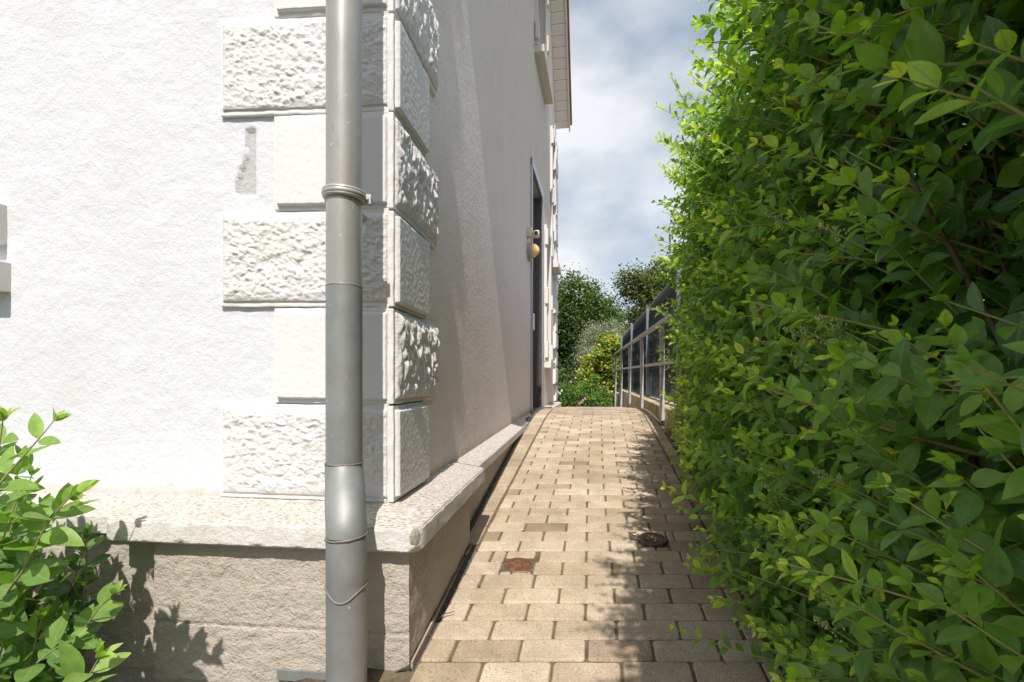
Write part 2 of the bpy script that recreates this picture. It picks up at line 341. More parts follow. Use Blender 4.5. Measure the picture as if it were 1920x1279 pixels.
def tubes_mesh(name, paths, seg=5):
    """paths: list of (points, radii)"""
    V = []; Fq = []; b0 = 0
    for pts, rad in paths:
        pts = np.asarray(pts, float); t = np.gradient(pts, axis=0); t /= np.linalg.norm(t, axis=1)[:, None] + 1e-9
        up = np.array((0, 0, 1.)) if abs(t[0][2]) < .9 else np.array((1., 0, 0))
        a = np.cross(t, up); a /= np.linalg.norm(a, axis=1)[:, None] + 1e-9; b_ = np.cross(t, a)
        ang = np.arange(seg) * 2 * np.pi / seg
        ring = pts[:, None] + (a[:, None] * np.cos(ang)[None, :, None] + b_[:, None] * np.sin(ang)[None, :, None]) * np.asarray(rad)[:, None, None]
        V.append(ring.reshape(-1, 3)); m_ = len(pts)
        i, k = np.meshgrid(np.arange(m_ - 1), np.arange(seg), indexing='ij'); k2 = (k + 1) % seg
        Fq.append((np.stack((i * seg + k, i * seg + k2, (i + 1) * seg + k2, (i + 1) * seg + k), -1).reshape(-1, 4) + b0)); b0 += m_ * seg
    V = np.concatenate(V); Fq = np.concatenate(Fq); nf = len(Fq)
    me = bpy.data.meshes.new(name); me.vertices.add(len(V)); me.vertices.foreach_set('co', V.ravel())
    me.loops.add(nf * 4); me.loops.foreach_set('vertex_index', Fq.ravel().astype(np.int32))
    me.polygons.add(nf); me.polygons.foreach_set('loop_start', np.arange(0, nf * 4, 4, dtype=np.int32))
    me.polygons.foreach_set('use_smooth', np.ones(nf, bool)); me.update(calc_edges=True)
    return me

# ------------------------------------------------------------------ frames of the place
def unit(x, y): v = math.hypot(x, y); return (x / v, y / v)
C0 = (-.380, 1.625)
TH = math.atan(.130); PH = R(5.0)
d1 = (math.sin(TH), math.cos(TH)); s1 = (math.cos(TH), -math.sin(TH))
e1 = (math.cos(PH), -math.sin(PH)); f1 = (-math.sin(PH), -math.cos(PH))
TB = 3.75; TH2 = math.atan(.174); d2 = (math.sin(TH2), math.cos(TH2)); s2v = (math.cos(TH2), -math.sin(TH2))
KSH = .011
def Fr(u, a, z): return Vector((C0[0] - e1[0] * u + f1[0] * a, C0[1] - e1[1] * u + f1[1] * a, z + KSH * max(u, 0)))
def Sd(t, a, z):
    if t <= TB: return Vector((C0[0] + d1[0] * t + s1[0] * a, C0[1] + d1[1] * t + s1[1] * a, z))
    bx, by = C0[0] + d1[0] * TB, C0[1] + d1[1] * TB; q = t - TB
    return Vector((bx + d2[0] * q + s2v[0] * a, by + d2[1] * q + s2v[1] * a, z))
def corner(a_s, a_f, z=0):
    det = s1[0] * f1[1] - s1[1] * f1[0]
    x = (a_s * f1[1] - s1[1] * a_f) / det; y = (s1[0] * a_f - a_s * f1[0]) / det
    return Vector((C0[0] + x, C0[1] + y, z))
def u_at(a_s, a_f): p_ = corner(a_s, a_f); return -((p_.x - C0[0] - f1[0] * a_f) * e1[0] + (p_.y - C0[1] - f1[1] * a_f) * e1[1])
def t_at(a_s, a_f): p_ = corner(a_s, a_f); return (p_.x - C0[0] - s1[0] * a_s) * d1[0] + (p_.y - C0[1] - s1[1] * a_s) * d1[1]
TEND = 8.0

PSI = math.atan(.164); pd = (math.sin(PSI), math.cos(PSI)); pr = (math.cos(PSI), -math.sin(PSI))
def gz(y):                                         # height of the ramp along the view
    if y < -1.0: return -.11
    if y < 5.2: return .1105 * y
    q = y - 5.2
    if q < 1.5: return .5746 + .1105 * q - .107 * q * q / 2
    z = .6200 - .046 * (y - 6.7)
    if y > 9.5: z -= (y - 9.5) * .16
    return max(z, -.25)
def Pt(c, y, z=0.0): return Vector((c + .164 * y, y, gz(y) + z))       # on the path: c = sideways offset, y = depth

# ------------------------------------------------------------------ ground
bm = bmesh.new()
xs = [-300, -80, -25, -10, -6, -4, -3, -2.2, -1.6, -1.2, -.8] + [-.5 + .25 * i for i in range(15)] + [4, 6, 10, 25, 80, 300]
ys = [-300, -60, -15, -6, -3, -1.5] + [-1 + .25 * i for i in range(52)] + [13, 15, 18, 25, 40, 80, 300]
def ground_z(x, y):
    z = gz(y) - .035
    if x < -.45 and y < 1.9: z = min(z, .04) if y > 0 else z
    return z
G = [[bm.verts.new((x, y, ground_z(x, y))) for x in xs] for y in ys]
for j in range(len(ys) - 1):
    for i in range(len(xs) - 1): bm.faces.new((G[j][i], G[j][i + 1], G[j + 1][i + 1], G[j + 1][i]))
struct('ground', bm, M['ground'], True)

# soil bed at the foot of the front wall
bm = bmesh.new(); random.seed(3)
nx, ny = 90, 24
gr = [[None] * (nx + 1) for _ in range(ny + 1)]
for j in range(ny + 1):
    for i in range(nx + 1):
        u = -.08 + 2.6 * i / nx; a = .09 + .75 * j / ny
        pz = .128 - .10 * min(1, max(0, (u - .22) / .2)) + .012 * noise.noise(Vector((u * 9, a * 9, 0))) + .006 * noise.noise(Vector((u * 40, a * 40, 3)))
        q = Fr(u, a, pz); q.z = pz; gr[j][i] = bm.verts.new(q)
for j in range(ny):
    for i in range(nx): bm.faces.new((gr[j][i], gr[j + 1][i], gr[j + 1][i + 1], gr[j][i + 1]))
struct('soil', bm, M['soil'], True)

# ------------------------------------------------------------------ path
CL, CRT = -.525, .54
bm = bmesh.new(); tone_l = bm.verts.layers.float.new('tone')
yy0, yy1 = -.9, 9.4
def paver(c0, c1, y0, y1, tone, rot=0, dz=0):
    gap = .0022; gc = .0036; h = .03
    cc, yc = (c0 + c1) / 2, (y0 + y1) / 2
    jx = rnd.uniform(-.0015, .0015); jz = rnd.gauss(0, .0009) + dz; tx, ty = rnd.gauss(0, .006), rnd.gauss(0, .006)
    def W(c, y, z): return Vector((c + .164 * y + jx, y, gz(y) + jz + (c - cc) * tx + (y - yc) * ty + z))
    bq = .0055; r2 = .010
    def ring(i_, z):
        x0, x1, q0, q1 = c0 + gc + i_, c1 - gc - i_, y0 + gap + i_, y1 - gap - i_; k = r2
        pts = []
        for (cx, cy, a0) in ((x1 - k, q0 + k, -90), (x1 - k, q1 - k, 0), (x0 + k, q1 - k, 90), (x0 + k, q0 + k, 180)):
            for a in (0, 45, 90): pts.append(W(cx + k * math.cos(R(a0 + a)), cy + k * math.sin(R(a0 + a)), z))
        return [bm.verts.new(v) for v in pts]
    r0, r1_, r2_, = ring(0, -h), ring(0, -bq), ring(bq * .45, -bq * .25); r3 = ring(bq * 1.1, 0)
    for A, B in ((r0, r1_), (r1_, r2_), (r2_, r3)):
        for i in range(12): bm.faces.new((A[i], A[(i + 1) % 12], B[(i + 1) % 12], B[i]))
    bm.faces.new(r3)
    for v in r0 + r1_ + r2_ + r3: v[tone_l] = tone
# the two valve covers sit in the field: pixel -> path coordinates
def px2path(x, y):
    Y = 950 / (y - 607.0); X = (x - 960) / 950 * Y; return X - .164 * Y, Y
cov1 = px2path(972, 1057); cov2 = px2path(1223, 1014)
PW, PD = .2040, .1045
row = 0; y = yy0
while y < yy1:
    off = (0, .102)[row % 2] + rnd.uniform(-.004, .004) + .012 * math.sin(row * .11)
    c = CL - .204 + off - .02
    while c < CRT:
        a, b = max(c, CL), min(c + PW, CRT)
        if b - a > .028:
            tn = min(1, max(0, rnd.gauss(.58, .27)))
            mid = (a + b) / 2; ym = y + PD / 2
            skip = False
            for (cc, cy), rr in ((cov1, .066), (cov2, .072)):
                if a - rr < cc < b + rr and abs(ym - cy) < PD / 2 + rr * .78: skip = (cc, cy, rr)
            if not skip: paver(a, b, y, y + PD, tn)
            else:
                cc, cy, rr = skip                        # cut stones around the cover
                if cc - rr - a > .03: paver(a, min(b, cc - rr), y, y + PD, tn)
                if b - (cc + rr) > .03: paver(max(a, cc + rr), b, y, y + PD, tn)
                lo, hi = max(a, cc - rr), min(b, cc + rr)
                if hi - lo > .02:
                    if cy - rr * .85 - y > .018: paver(lo, hi, y, cy - rr * .85, tn)
                    if y + PD - (cy + rr * .85) > .018: paver(lo, hi, cy + rr * .85, y + PD, tn)
        c += PW
    row += 1; y += PD
# edge courses laid lengthwise
for (ca, cb, yfrom, yto, stp) in ((-.668, CL - .007, 2.30, 9.2, .209), (CRT + .006, CRT + .10, yy0, 9.2, .209)):
    y = yfrom; k = 0
    while y < yto:
        paver(ca, cb, y, y + stp, min(1, max(0, rnd.gauss(.5, .16))), dz=-.002); y += stp
bmesh.ops.recalc_face_normals(bm, faces=bm.faces)
struct('path', bm, M['paver'])
# sand bed showing in the joints
bm = bmesh.new(); pv = None; y = yy0
while y <= yy1 + .01:
    r_ = [bm.verts.new(Pt(c, y, -.0055)) for c in (-.70, -.4, 0, .4, .72)]
    if pv:
        for i in range(4): bm.faces.new((pv[i], pv[i + 1], r_[i + 1], r_[i]))
    pv = r_; y += .1
struct('path_bedding', bm, M['sand'], True)
# dark membrane gutter between plinth and paving
bm = bmesh.new(); pv = None; t = -.16
while t < 3.9:
    a0 = .06 if t > .7 else .09
    q = Sd(t, 0, 0); gg = gz(q.y)
    cl = -.668 if t > .62 else -.53
    B_ = Vector((cl + .164 * (q.y) + .004, q.y, gg - .006)); A_ = Sd(t, a0 - .03, gg - .008)
    A2 = Sd(t, a0 + .012, gg + .012)
    if B_.x < A2.x + .005: B_.x = A2.x + .005
    r_ = [bm.verts.new(v) for v in (A_, A2, B_)]
    if pv:
        for i in range(2): bm.faces.new((pv[i], pv[i + 1], r_[i + 1], r_[i]))
    pv = r_; t += .06
struct('gutter', fixn(bm), M['bitumen'])

# ------------------------------------------------------------------ house
house = thing('house', 'white stucco gable house with rusticated corner quoins and stone ledge', 'house', corner(0, 0, .13))
WI = -.016                                              # the wall plane lies a little behind the quoin backing
EZ, PITCH = 5.72, 1.5
def wall_top(t): return EZ + (t if t < TEND / 2 else TEND - t) * PITCH
def rough_grid(P, u0, u1, z0, z1, step, amp, seed=0, inset=0, hole=None, scar=None):
    bm = bmesh.new(); nu = max(2, int((u1 - u0) / step)); nz = max(2, int((z1 - z0) / step)); V = []
    for j in range(nz + 1):
        r_ = []
        for i in range(nu + 1):
            u = u0 + (u1 - u0) * i / nu; z = z0 + (z1 - z0) * j / nz
            h = noise.fractal(Vector((u * 11, z * 11, seed)), .9, 2.1, 5) * amp
            h += noise.noise(Vector((u * 1.3, z * 1.3, seed + 9))) * amp * 1.2
            if hole: h += hole(u, z)
            r_.append(bm.verts.new(P(u, inset + h, z)))
        V.append(r_)
    for j in range(nz):
        for i in range(nu):
            f_ = bm.faces.new((V[j][i], V[j][i + 1], V[j + 1][i + 1], V[j + 1][i]))
            if scar and scar(u0 + (u1 - u0) * (i + .5) / nu, z0 + (z1 - z0) * (j + .5) / nz) < -.003: f_.material_index = 1
    return bm
# body of the walls (thick), front face carried by fine sheets 3 mm proud
def patch(u, z):                                        # scar where plaster has come off
    du = .497 - u; dz = z - 1.655
    wl = .044 - .034 * max(0, min(1, (dz - .0) / .09)) + .006 * noise.noise(Vector((u * 50, z * 50, 1)))
    if -wl < du < .026 and -.052 < dz < .175:
        edge = min(du + wl, .026 - du, dz + .052, .175 - dz)
        return -.010 * min(1, edge / .006)
    return 0
bmA = rough_grid(Fr, .015, 2.0, .55, 2.75, .0085, .0017, 4, WI + .003, lambda u, z: patch(u, z), lambda u, z: patch(u, z)); fixn(bmA)
wf = obj('front_wall', bmA, [M['front'], M['mortar']], house, True)
# remaining front wall, with a window opening left of the picture
bm = bmesh.new()
def panel(bm, P, u0, u1, z0, z1, a0=WI - .25, a1=WI): box(bm, P, u0, u1, a0, a1, z0, z1)
panel(bm, Fr, .02, 1.50, .5, 2.74, WI - .25, WI - .016); panel(bm, Fr, .02, 1.50, 2.742, 5.7); panel(bm, Fr, 1.50, 2.60, .5, 1.55); panel(bm, Fr, 1.50, 2.60, 3.2, 5.7); panel(bm, Fr, 2.60, 7.0, .5, 5.7)
fixn(bm); obj('wall_core', bm, M['front'], house)
# side wall with door and window openings
t_d0, t_d1 = TB + .80, TB + 1.92
Wn = {'A': (TB + 1.25, TB + 2.35, 5.30, 6.9), 'B': (TB + 2.42, TB + 3.02, 1.28, 3.25), 'Cc': (TB + 3.35, TB + 3.85, 3.0, 5.2)}
holes = [(t_d0, t_d1, .3, 3.62)] + list(Wn.values())
tl = sorted(set([t_at(WI, 0) + .0, .8, 1.6, 2.4, 3.2, TB, TEND / 2, TEND] + [h for hh in holes for h in hh[:2]]))
bm = bmesh.new()
for i in range(len(tl) - 1):
    a, b = tl[i], tl[i + 1]; cuts = sorted([(h[2], h[3]) for h in holes if h[0] <= a + 1e-6 and h[1] >= b - 1e-6])
    z0 = .5 if b <= t_d0 + .001 else .3
    segs = []
    for c0_, c1_ in cuts: segs.append((z0, c0_)); z0 = c1_
    segs.append((z0, None))
    for s0, s1_ in segs:
        if s1_ is not None and s1_ <= s0: continue
        za, zb = (s1_, s1_) if s1_ is not None else (wall_top(a), wall_top(b))
        lo = [Sd(a, WI - .25, s0), Sd(b, WI - .25, s0), Sd(b, WI, s0), Sd(a, WI, s0)]
        hi = [Sd(a, WI - .25, za), Sd(b, WI - .25, zb), Sd(b, WI, zb), Sd(a, WI, za)]
        prism(bm, lo, hi)
fixn(bm); obj('side_wall', bm, M['side'], house)
# gently uneven render on the near stretch
bmS = rough_grid(Sd, .02, t_d0 - .001, .55, 4.5, .016, .0007, 31, WI + .003); fixn(bmS)
obj('side_render', bmS, M['side'], house, True)
# rear and far walls, so the house is closed from other sides
bm = bmesh.new()
Q = [Sd(TEND, 0, 0), Sd(TEND, -7.0, 0), Fr(7.0, 0, 0)]
def wallseg(bm, a, b, z0, z1, th=.2):
    dx, dy = b.x - a.x, b.y - a.y; l_ = math.hypot(dx, dy); nx, ny = -dy / l_ * th, dx / l_ * th
    r_ = [(a.x, a.y), (b.x, b.y), (b.x + nx, b.y + ny), (a.x + nx, a.y + ny)]
    prism(bm, [Vector((x, y, z0)) for x, y in r_], [Vector((x, y, z1)) for x, y in r_])
wallseg(bm, Q[0], Q[1], .3, 5.7); wallseg(bm, Q[1], Q[2], .1, 5.7); fixn(bm); obj('rear_wall', bm, M['front'], house)

# plinth ---------------------------------------------------------------
PS, PF, PS2, PF2 = .1025, .150, .052, .105
LZ0, LZ1 = .510, .577
bm = bmesh.new()
def corner_block(bm, a_s, a_f, ulen, tlen, z0, z1, inner=-.1, rise=0, bev=0):
    """L-shaped block round the corner"""
    o_ = corner(a_s, a_f); fl = Fr(ulen, a_f, 0); sl = Sd(tlen, a_s, 0); fi = Fr(ulen, inner, 0); si = Sd(tlen, inner, 0); ci = corner(inner, inner)
    ring = [fl, o_, sl, si, ci, fi]
    lo = [Vector((v.x, v.y, z0 + (KSH * ulen if k in (0, 5) else 0))) for k, v in enumerate(ring)]
    hi = [Vector((v.x, v.y, z1 + (KSH * ulen if k in (0, 5) else 0) + (rise if k >= 3 else 0))) for k, v in enumerate(ring)]
    vs, fs = prism(bm, lo, hi)
    if bev: bevel(bm, fs, bev, 2)
# plinth faces as rough sheets over a solid core
corner_block(bm, PS - .012, PF - .012, .700, .680, .0, LZ0 + .004)
corner_block(bm, PS2 - .012, PF2 - .012, 6.9, TB + .6, .0, LZ0 + .002, bev=0)
fixn(bm); pl = obj('plinth_core', bm, M['plinth'], house)
u0 = u_at(PS, PF); t0 = t_at(PS, PF)
def groove(u, z):
    h = 0
    for gz_ in (.262,): 
        q = abs(z - gz_ - .004 * noise.noise(Vector((u * 6, 0, 5)))); h -= .006 * math.exp(-(q / .0028) ** 2)
    return h
def sheet(name, P, a, b, z0, z1, step, amp, seed, inset, m_, hole=None):
    bm_ = rough_grid(P, a, b, z0, z1, step, amp, seed, inset, hole); fixn(bm_); return obj(name, bm_, m_, house, True)
sheet('plinth_face', Fr, u0, .706, .09, LZ0 + .004, .0055, .0042, 11, PF, M['plinth'], lambda u, z: groove(u, z) * (1 if u > .0 else 1) - (.012 if u > .70 else 0))
sheet('plinth_face', Fr, .700, 2.1, .09, LZ0 + .004, .0065, .0042, 12, PF2, M['plinth'], groove)
sheet('plinth_face', Sd, t0, .686, .09, LZ0 + .004, .0065, .0028, 13, PS, M['plinth'])
sheet('plinth_face', Sd, .680, TB + .55, .05, LZ0 + .004, .014, .002, 14, PS2, M['plinth'])
# ledge ---------------------------------------------------------------
def ledge_poly(a_s, a_f, u_end, t_end, u_start=None, t_start=None):
    return
def noisy(bm, amp, sc, seed=0, zs=1):
    for v in bm.verts:
        q = v.co * sc; v.co += Vector((noise.noise(q + Vector((seed, 0, 0))), noise.noise(q + Vector((0, seed, 7))), zs * noise.noise(q + Vector((3, 3, seed))))) * amp
bm = bmesh.new(); LS, LF = .1425, .190
corner_block(bm, LS, LF, .815, .840, LZ0, LZ1, inner=-.05, rise=.034)
es = [e for e in bm.edges]
bmesh.ops.bevel(bm, geom=es, offset=.004, segments=2, affect='EDGES')
bmesh.ops.triangulate(bm, faces=bm.faces)
for _ in range(5):
    long_e = [e for e in bm.edges if e.calc_length() > .022]
    if not long_e: break
    bmesh.ops.subdivide_edges(bm, edges=long_e, cuts=1, use_grid_fill=False); bmesh.ops.triangulate(bm, faces=bm.faces)
cn = corner(LS, LF, (LZ0 + LZ1) / 2)
for v in bm.verts:                                     # the broken corner: knock the arris back
    r_ = v.co - cn; h = (v.co.z - LZ0) / (LZ1 - LZ0)
    dr_ = math.hypot(r_.x, r_.y)
    lim = .034 + .006 * noise.noise(v.co * 60)
    diag = (r_.x * (s1[0] + f1[0]) + r_.y * (s1[1] + f1[1])) / math.sqrt(2)       # outward along the corner bisector
    cut = -.024 + .004 * noise.noise(v.co * 80)
    if dr_ < .08 and diag > cut: 
        k = (diag - cut); v.co.x -= (s1[0] + f1[0]) / math.sqrt(2) * k * .92; v.co.y -= (s1[1] + f1[1]) / math.sqrt(2) * k * .92
noisy(bm, .0014, 30, 2)
obj('ledge', fixn(bm), M['ledge'], house, True)
# lower-projecting ledge runs
def run(name, P, a, b, proj, z0, z1, rise, inner=-.02, step=.03):
    bm_ = bmesh.new(); k = int((b - a) / step) + 1; pv_ = None
    for i in range(k + 1):
        u = a + (b - a) * i / k; nz = .002 * noise.noise(Vector((u * 7, proj, 1))); nn = .0025 * noise.noise(Vector((u * 9, 4, proj)))
        r_ = [bm_.verts.new(P(u, inner, z0)), bm_.verts.new(P(u, proj + nn - .004, z0 + nz)), bm_.verts.new(P(u, proj + nn, z0 + nz + .004)), bm_.verts.new(P(u, proj + nn, z1 + nz - .005)), bm_.verts.new(P(u, proj + nn - .006, z1 + nz)), bm_.verts.new(P(u, inner, z1 + rise))]
        if pv_:
            for j in range(6): bm_.faces.new((pv_[j], pv_[(j + 1) % 6], r_[(j + 1) % 6], r_[j]))
        else: bm_.faces.new(r_)
        pv_ = r_
    bm_.faces.new(pv_[::-1]); fixn(bm_); return obj(name, bm_, M['ledge'], house)
run('ledge', Fr, .812, 6.9, .140, LZ0 + .004, LZ1 - .004, .030)
run('ledge', Sd, .838, t_d0 - .02, .095, LZ0 + .006, LZ1 - .006, .030)
run('ledge', Sd, t_d1 + .05, TEND + .08, .095, LZ0 - .02, LZ1 - .008, .030)
# exposed stone where the corner is broken
bm = bmesh.new()
bmesh.ops.create_icosphere(bm, subdivisions=4, radius=1)
bx = Vector((s1[0] + f1[0], s1[1] + f1[1], 0)).normalized(); bt = Vector((-bx.y, bx.x, 0))
for v in bm.verts:
    q = v.co.copy(); rr = 1 + .16 * noise.noise(q * 1.8) + .06 * noise.noise(q * 5)
    v.co = cn + Vector((0, 0, .008)) - bx * .0225 + (bt * q.x * .016 + Vector((0, 0, 1)) * q.z * .026) * rr + bx * q.y * .0045 * (1 + .5 * noise.noise(q * 4))
obj('broken_corner', fixn(bm), M['chip'], house, True)

# quoins ---------------------------------------------------------------
ZL = [.603, .918, 1.232, 1.547, 1.862, 2.180, 2.50, 2.82, 3.14, 3.46, 3.78, 4.10, 4.42, 4.74, 5.06, 5.38]
def rockface(P, a0, a1, z0, z1, base, depth, step, seed, vert, flat=False):
    """rock-faced panel: a closed cushion with real relief"""
    bm_ = bmesh.new(); nu = max(6, int((a1 - a0) / step)); nz = max(6, int((z1 - z0) / step)); V = []
    for j in range(nz + 1):
        r_ = []
        for i in range(nu + 1):
            u = a0 + (a1 - a0) * i / nu; z = z0 + (z1 - z0) * j / nz
            ed = min(u - a0, a1 - u, z - z0, z1 - z)
            pr_ = min(1, ed / .009)
            if vert:
                q = Vector((u * 44, z * 15, seed * 3.7)); q2 = Vector((u * 110, z * 45, seed))
            else:
                q = Vector((u * 33 + z * 18, z * 44 - u * 16, seed * 3.7)); q2 = Vector((u * 110, z * 125, seed))
            wv = Vector((noise.noise(q), noise.noise(q + Vector((5, 2, 1))), 0)) * .7
            dst = noise.voronoi(q + wv, distance_metric='DISTANCE')[0]
            h = .42 + .65 * (dst[1] - dst[0]) * (1.25 if vert else .85) - .25 * dst[0]
            h += .34 * noise.fractal(q * .6, 1, 2, 5) + (.10 if vert else .16) * noise.fractal(q2, .8, 2, 3)
            pk = .5 + .5 * noise.noise(Vector((u * 9, z * 9, seed * 2.3 + 50))); h = h * (.55 + .45 * pk) + .5 * (1 - pk) * .45
            if flat: h = .95 + .05 * noise.fractal(q2 * .5, .9, 2, 4)
            h = max(.08, min(1.25, h))
            eu = .002 * noise.noise(Vector((u * 60, z * 60, seed)))
            a = base + (depth * h * (pr_ ** .6) * (.35 + .65 * min(1, ed / .03)) if not flat else depth * h * min(1, ed / .0035) ** .5) if pr_ > 0 else base
            du = eu if 0 < i < nu else 0
            r_.append(bm_.verts.new(P(u + du, a, z + (eu if 0 < j < nz else 0))))
        V.append(r_)
    for j in range(nz):
        for i in range(nu): bm_.faces.new((V[j][i], V[j][i + 1], V[j + 1][i + 1], V[j + 1][i]))
    # skirt back into the backing
    per = [(V[0][i], u_) for i, u_ in ((i, 0) for i in range(nu + 1))]
    def skirt(line):
        pv_ = None
        for v in line:
            w_ = bm_.verts.new(v.co); w_.co = v.co + inward
            if pv_: bm_.faces.new((pv_[0], v, w_, pv_[1]))
            pv_ = (v, w_)
    inward = (P(.5 * (a0 + a1), -.012, 1) - P(.5 * (a0 + a1), base, 1))
    skirt(V[0]); skirt(V[-1][::-1]); skirt([r_[0] for r_ in V][::-1]); skirt([r_[-1] for r_ in V])
    return fixn(bm_)
MG = .0165
def refine(bm, ln):
    bmesh.ops.triangulate(bm, faces=bm.faces)
    for _ in range(6):
        le = [e for e in bm.edges if e.calc_length() > ln]
        if not le: break
        bmesh.ops.subdivide_edges(bm, edges=le, cuts=1); bmesh.ops.triangulate(bm, faces=bm.faces)
for k in range(len(ZL) - 1):
    z0, z1 = ZL[k], ZL[k + 1]; rock_front = k % 2 == 0
    ul, tl_ = (.588, .352) if rock_front else (.402, .500)
    q = thing_q = obj('quoin', (lambda b_: (corner_block(b_, 0, 0, ul, tl_, z0 + .0025, z1 - .0025, inner=-.06, bev=.0035), refine(b_, .03 if k < 6 else .2), noisy(b_, .0022, 26, k), fixn(b_))[3])(bmesh.new()), M['quoin'], house)
    fine = .0034 if k < 6 else .02
    if rock_front:
        fb = rockface(Fr, .020, ul - .012, z0 + MG + .003, z1 - MG * .9, .004, .016, fine, k, False)
        obj('rock_face', fb, M['rock'], q, True)
        obj('flat_face', rockface(Sd, .014, tl_ - .002, z0 + MG, z1 - MG, .001, .0155, fine, k + 60, False, True), M['quoin'], q, True)
    else:
        obj('flat_face', rockface(Fr, .020, ul - .014, z0 + MG, z1 - MG, .001, .0115, fine, k + 60, False, True), M['quoin'], q, True)
        fb = rockface(Sd, .016, tl_ - .010, z0 + MG + .003, z1 - MG * .9, .004, .027, fine, k + 30, True)
        obj('rock_face', fb, M['rock'], q, True)
# far corner quoins
for k in range(len(ZL) - 1):
    b_ = bmesh.new(); ln = .5 if k % 2 else .34; box(b_, Sd, TEND - ln, TEND + .02, -.05, .022, ZL[k] + .006, ZL[k + 1] - .006, .005); box(b_, Sd, TEND - ln + .02, TEND + .01, .0, .030 + .008 * (k % 2), ZL[k] + .03, ZL[k + 1] - .03, .008, seg=2)
    noisy(b_, .004, 20, k); obj('quoin', fixn(b_), M['quoin'], house)

# roof ------------------------------------------------------------------
OH = .25
bm = bmesh.new()
def roofpt(t, a, dz):
    zz = EZ + (t if t < TEND / 2 else TEND - t) * PITCH; return Sd(t, a, zz + dz)
def slab(bm, ta, tb_, a0, a1, z0, z1): prism(bm, [roofpt(ta, a0, z0), roofpt(tb_, a0, z0), roofpt(tb_, a1, z0), roofpt(ta, a1, z0)], [roofpt(ta, a0, z1), roofpt(tb_, a0, z1), roofpt(tb_, a1, z1), roofpt(ta, a1, z1)])
for ta, tb_ in ((-.42, TB), (TB, TEND / 2), (TEND / 2, TEND + .02)): slab(bm, ta, tb_, -7.2, OH + .03, .12, .20)
roof = obj('roof', fixn(bm), M['tile'], house)
k = 0; t = -.42                                        # verge tiles
bm = bmesh.new()
while t < TEND - .02:
    slab(bm, t, min(t + .30, TEND + .03), OH - .06, OH + .045, .10 + .02 * (k % 2) * 0, .225 + .012 * (k % 2)); t += .30; k += 1
obj('verge_tile', fixn(bm), M['tile'], roof)
bm = bmesh.new(); t = -.42
while t < TEND + .02:                                    # soffit boards across the overhang
    te = min(t + .088, TEND + .02)
    if not (t < TEND / 2 < te): slab(bm, t + .002, te - .002, -.02, OH - .012, .03, .05)
    t += .092
obj('soffit', fixn(bm), M['soffit'], roof)
bm = bmesh.new()
for ta, tb_ in ((-.42, TB), (TB, TEND / 2), (TEND / 2, TEND + .03)): slab(bm, ta, tb_, OH - .012, OH + .012, -.02, .13)
obj('bargeboard', fixn(bm), M['soffit'], roof)

# door ------------------------------------------------------------------
dr = bpy.data.objects.new('door', None); dr.location = Sd(t_d0, 0, .6) - origin_of(house); link(dr, house)
bm = bmesh.new(); box(bm, Sd, t_d0 + .03, t_d1 - .03, -.24, -.21, .60, 3.58); obj('door_leaf', fixn(bm), M['door'], dr)
bm = bmesh.new(); box(bm, Sd, t_d1 - .032, t_d1 - .002, -.235, -.004, .60, 3.05); obj('granite_reveal', fixn(bm), M['granite'], dr)
bm = bmesh.new(); box(bm, Sd, t_d1 - .028, t_d1 - .004, -.235, -.006, 3.055, 3.58); obj('upper_reveal', fixn(bm), M['granite'], dr)
bm = bmesh.new()
box(bm, Sd, t_d0 - .045, t_d0 + .012, -.03, .012, .62, 3.66); box(bm, Sd, t_d1 - .012, t_d1 + .03, -.03, .012, .62, 3.56); box(bm, Sd, t_d0 - .045, t_d1 + .03, -.03, .014, 3.58, 3.68)
obj('door_frame', fixn(bm), M['metal_frame'], dr)
bm = bmesh.new(); box(bm, Sd, t_d0 - .06, t_d1 + .04, -.2, .14, .50, .612, .006); obj('threshold', fixn(bm), M['granite'], dr)

# windows -----------------------------------------------------------------
def window(P, a0, a1, z0, z1, ears=True, sill=.09):
    wn = bpy.data.objects.new('window', None); wn.location = P(a0, 0, z0) - origin_of(house); link(wn, house)
    b_ = bmesh.new(); box(b_, P, a0 + .05, a1 - .05, -.17, -.16, z0 + .05, z1 - .05); obj('pane', fixn(b_), M['glass'], wn)
    b_ = bmesh.new()
    for q in ((a0, a0 + .055, z0, z1), (a1 - .055, a1, z0, z1), (a0 + .055, a1 - .055, z0, z0 + .055), (a0 + .055, a1 - .055, z1 - .055, z1), ((a0 + a1) / 2 - .03, (a0 + a1) / 2 + .03, z0 + .055, z1 - .055)): box(b_, P, q[0], q[1], -.18, -.12, q[2], q[3])
    obj('window_frame', fixn(b_), M['white_pvc'], wn)
    b_ = bmesh.new(); box(b_, P, a0 - .08, a1 + .08, -.12, sill, z0 - .10, z0 - .002, .004); obj('window_sill', fixn(b_), M['trim'], wn)
    if ears:
        b_ = bmesh.new()
        box(b_, P, a0 - .09, a0, WI - .01, .022, z0, z1 + .09); box(b_, P, a1, a1 + .09, WI - .01, .022, z0, z1 + .09); box(b_, P, a0, a1, WI - .01, .021, z1, z1 + .09)
        for zz in (z0 + .05, (z0 + z1) / 2 - .12, z1 - .22):
            box(b_, P, a0 - .125, a0 - .02, 0, .045, zz, zz + .24, .004); box(b_, P, a1 + .02, a1 + .125, 0, .045, zz, zz + .24, .004)
        obj('window_surround', fixn(b_), M['trim'], wn)
    return wn
window(Sd, *Wn['A'], ears=True, sill=.11); window(Sd, *Wn['B'], sill=.085); window(Sd, *Wn['Cc'], sill=.12)
wn = window(Fr, 1.50, 2.60, 1.56, 3.2, ears=False, sill=.0)
b_ = bmesh.new(); box(b_, Fr, 1.362, 2.75, WI - .01, .058, 1.288, 1.392, .004); noisy(b_, .001, 30); obj('window_sill', fixn(b_), M['trim'], wn)
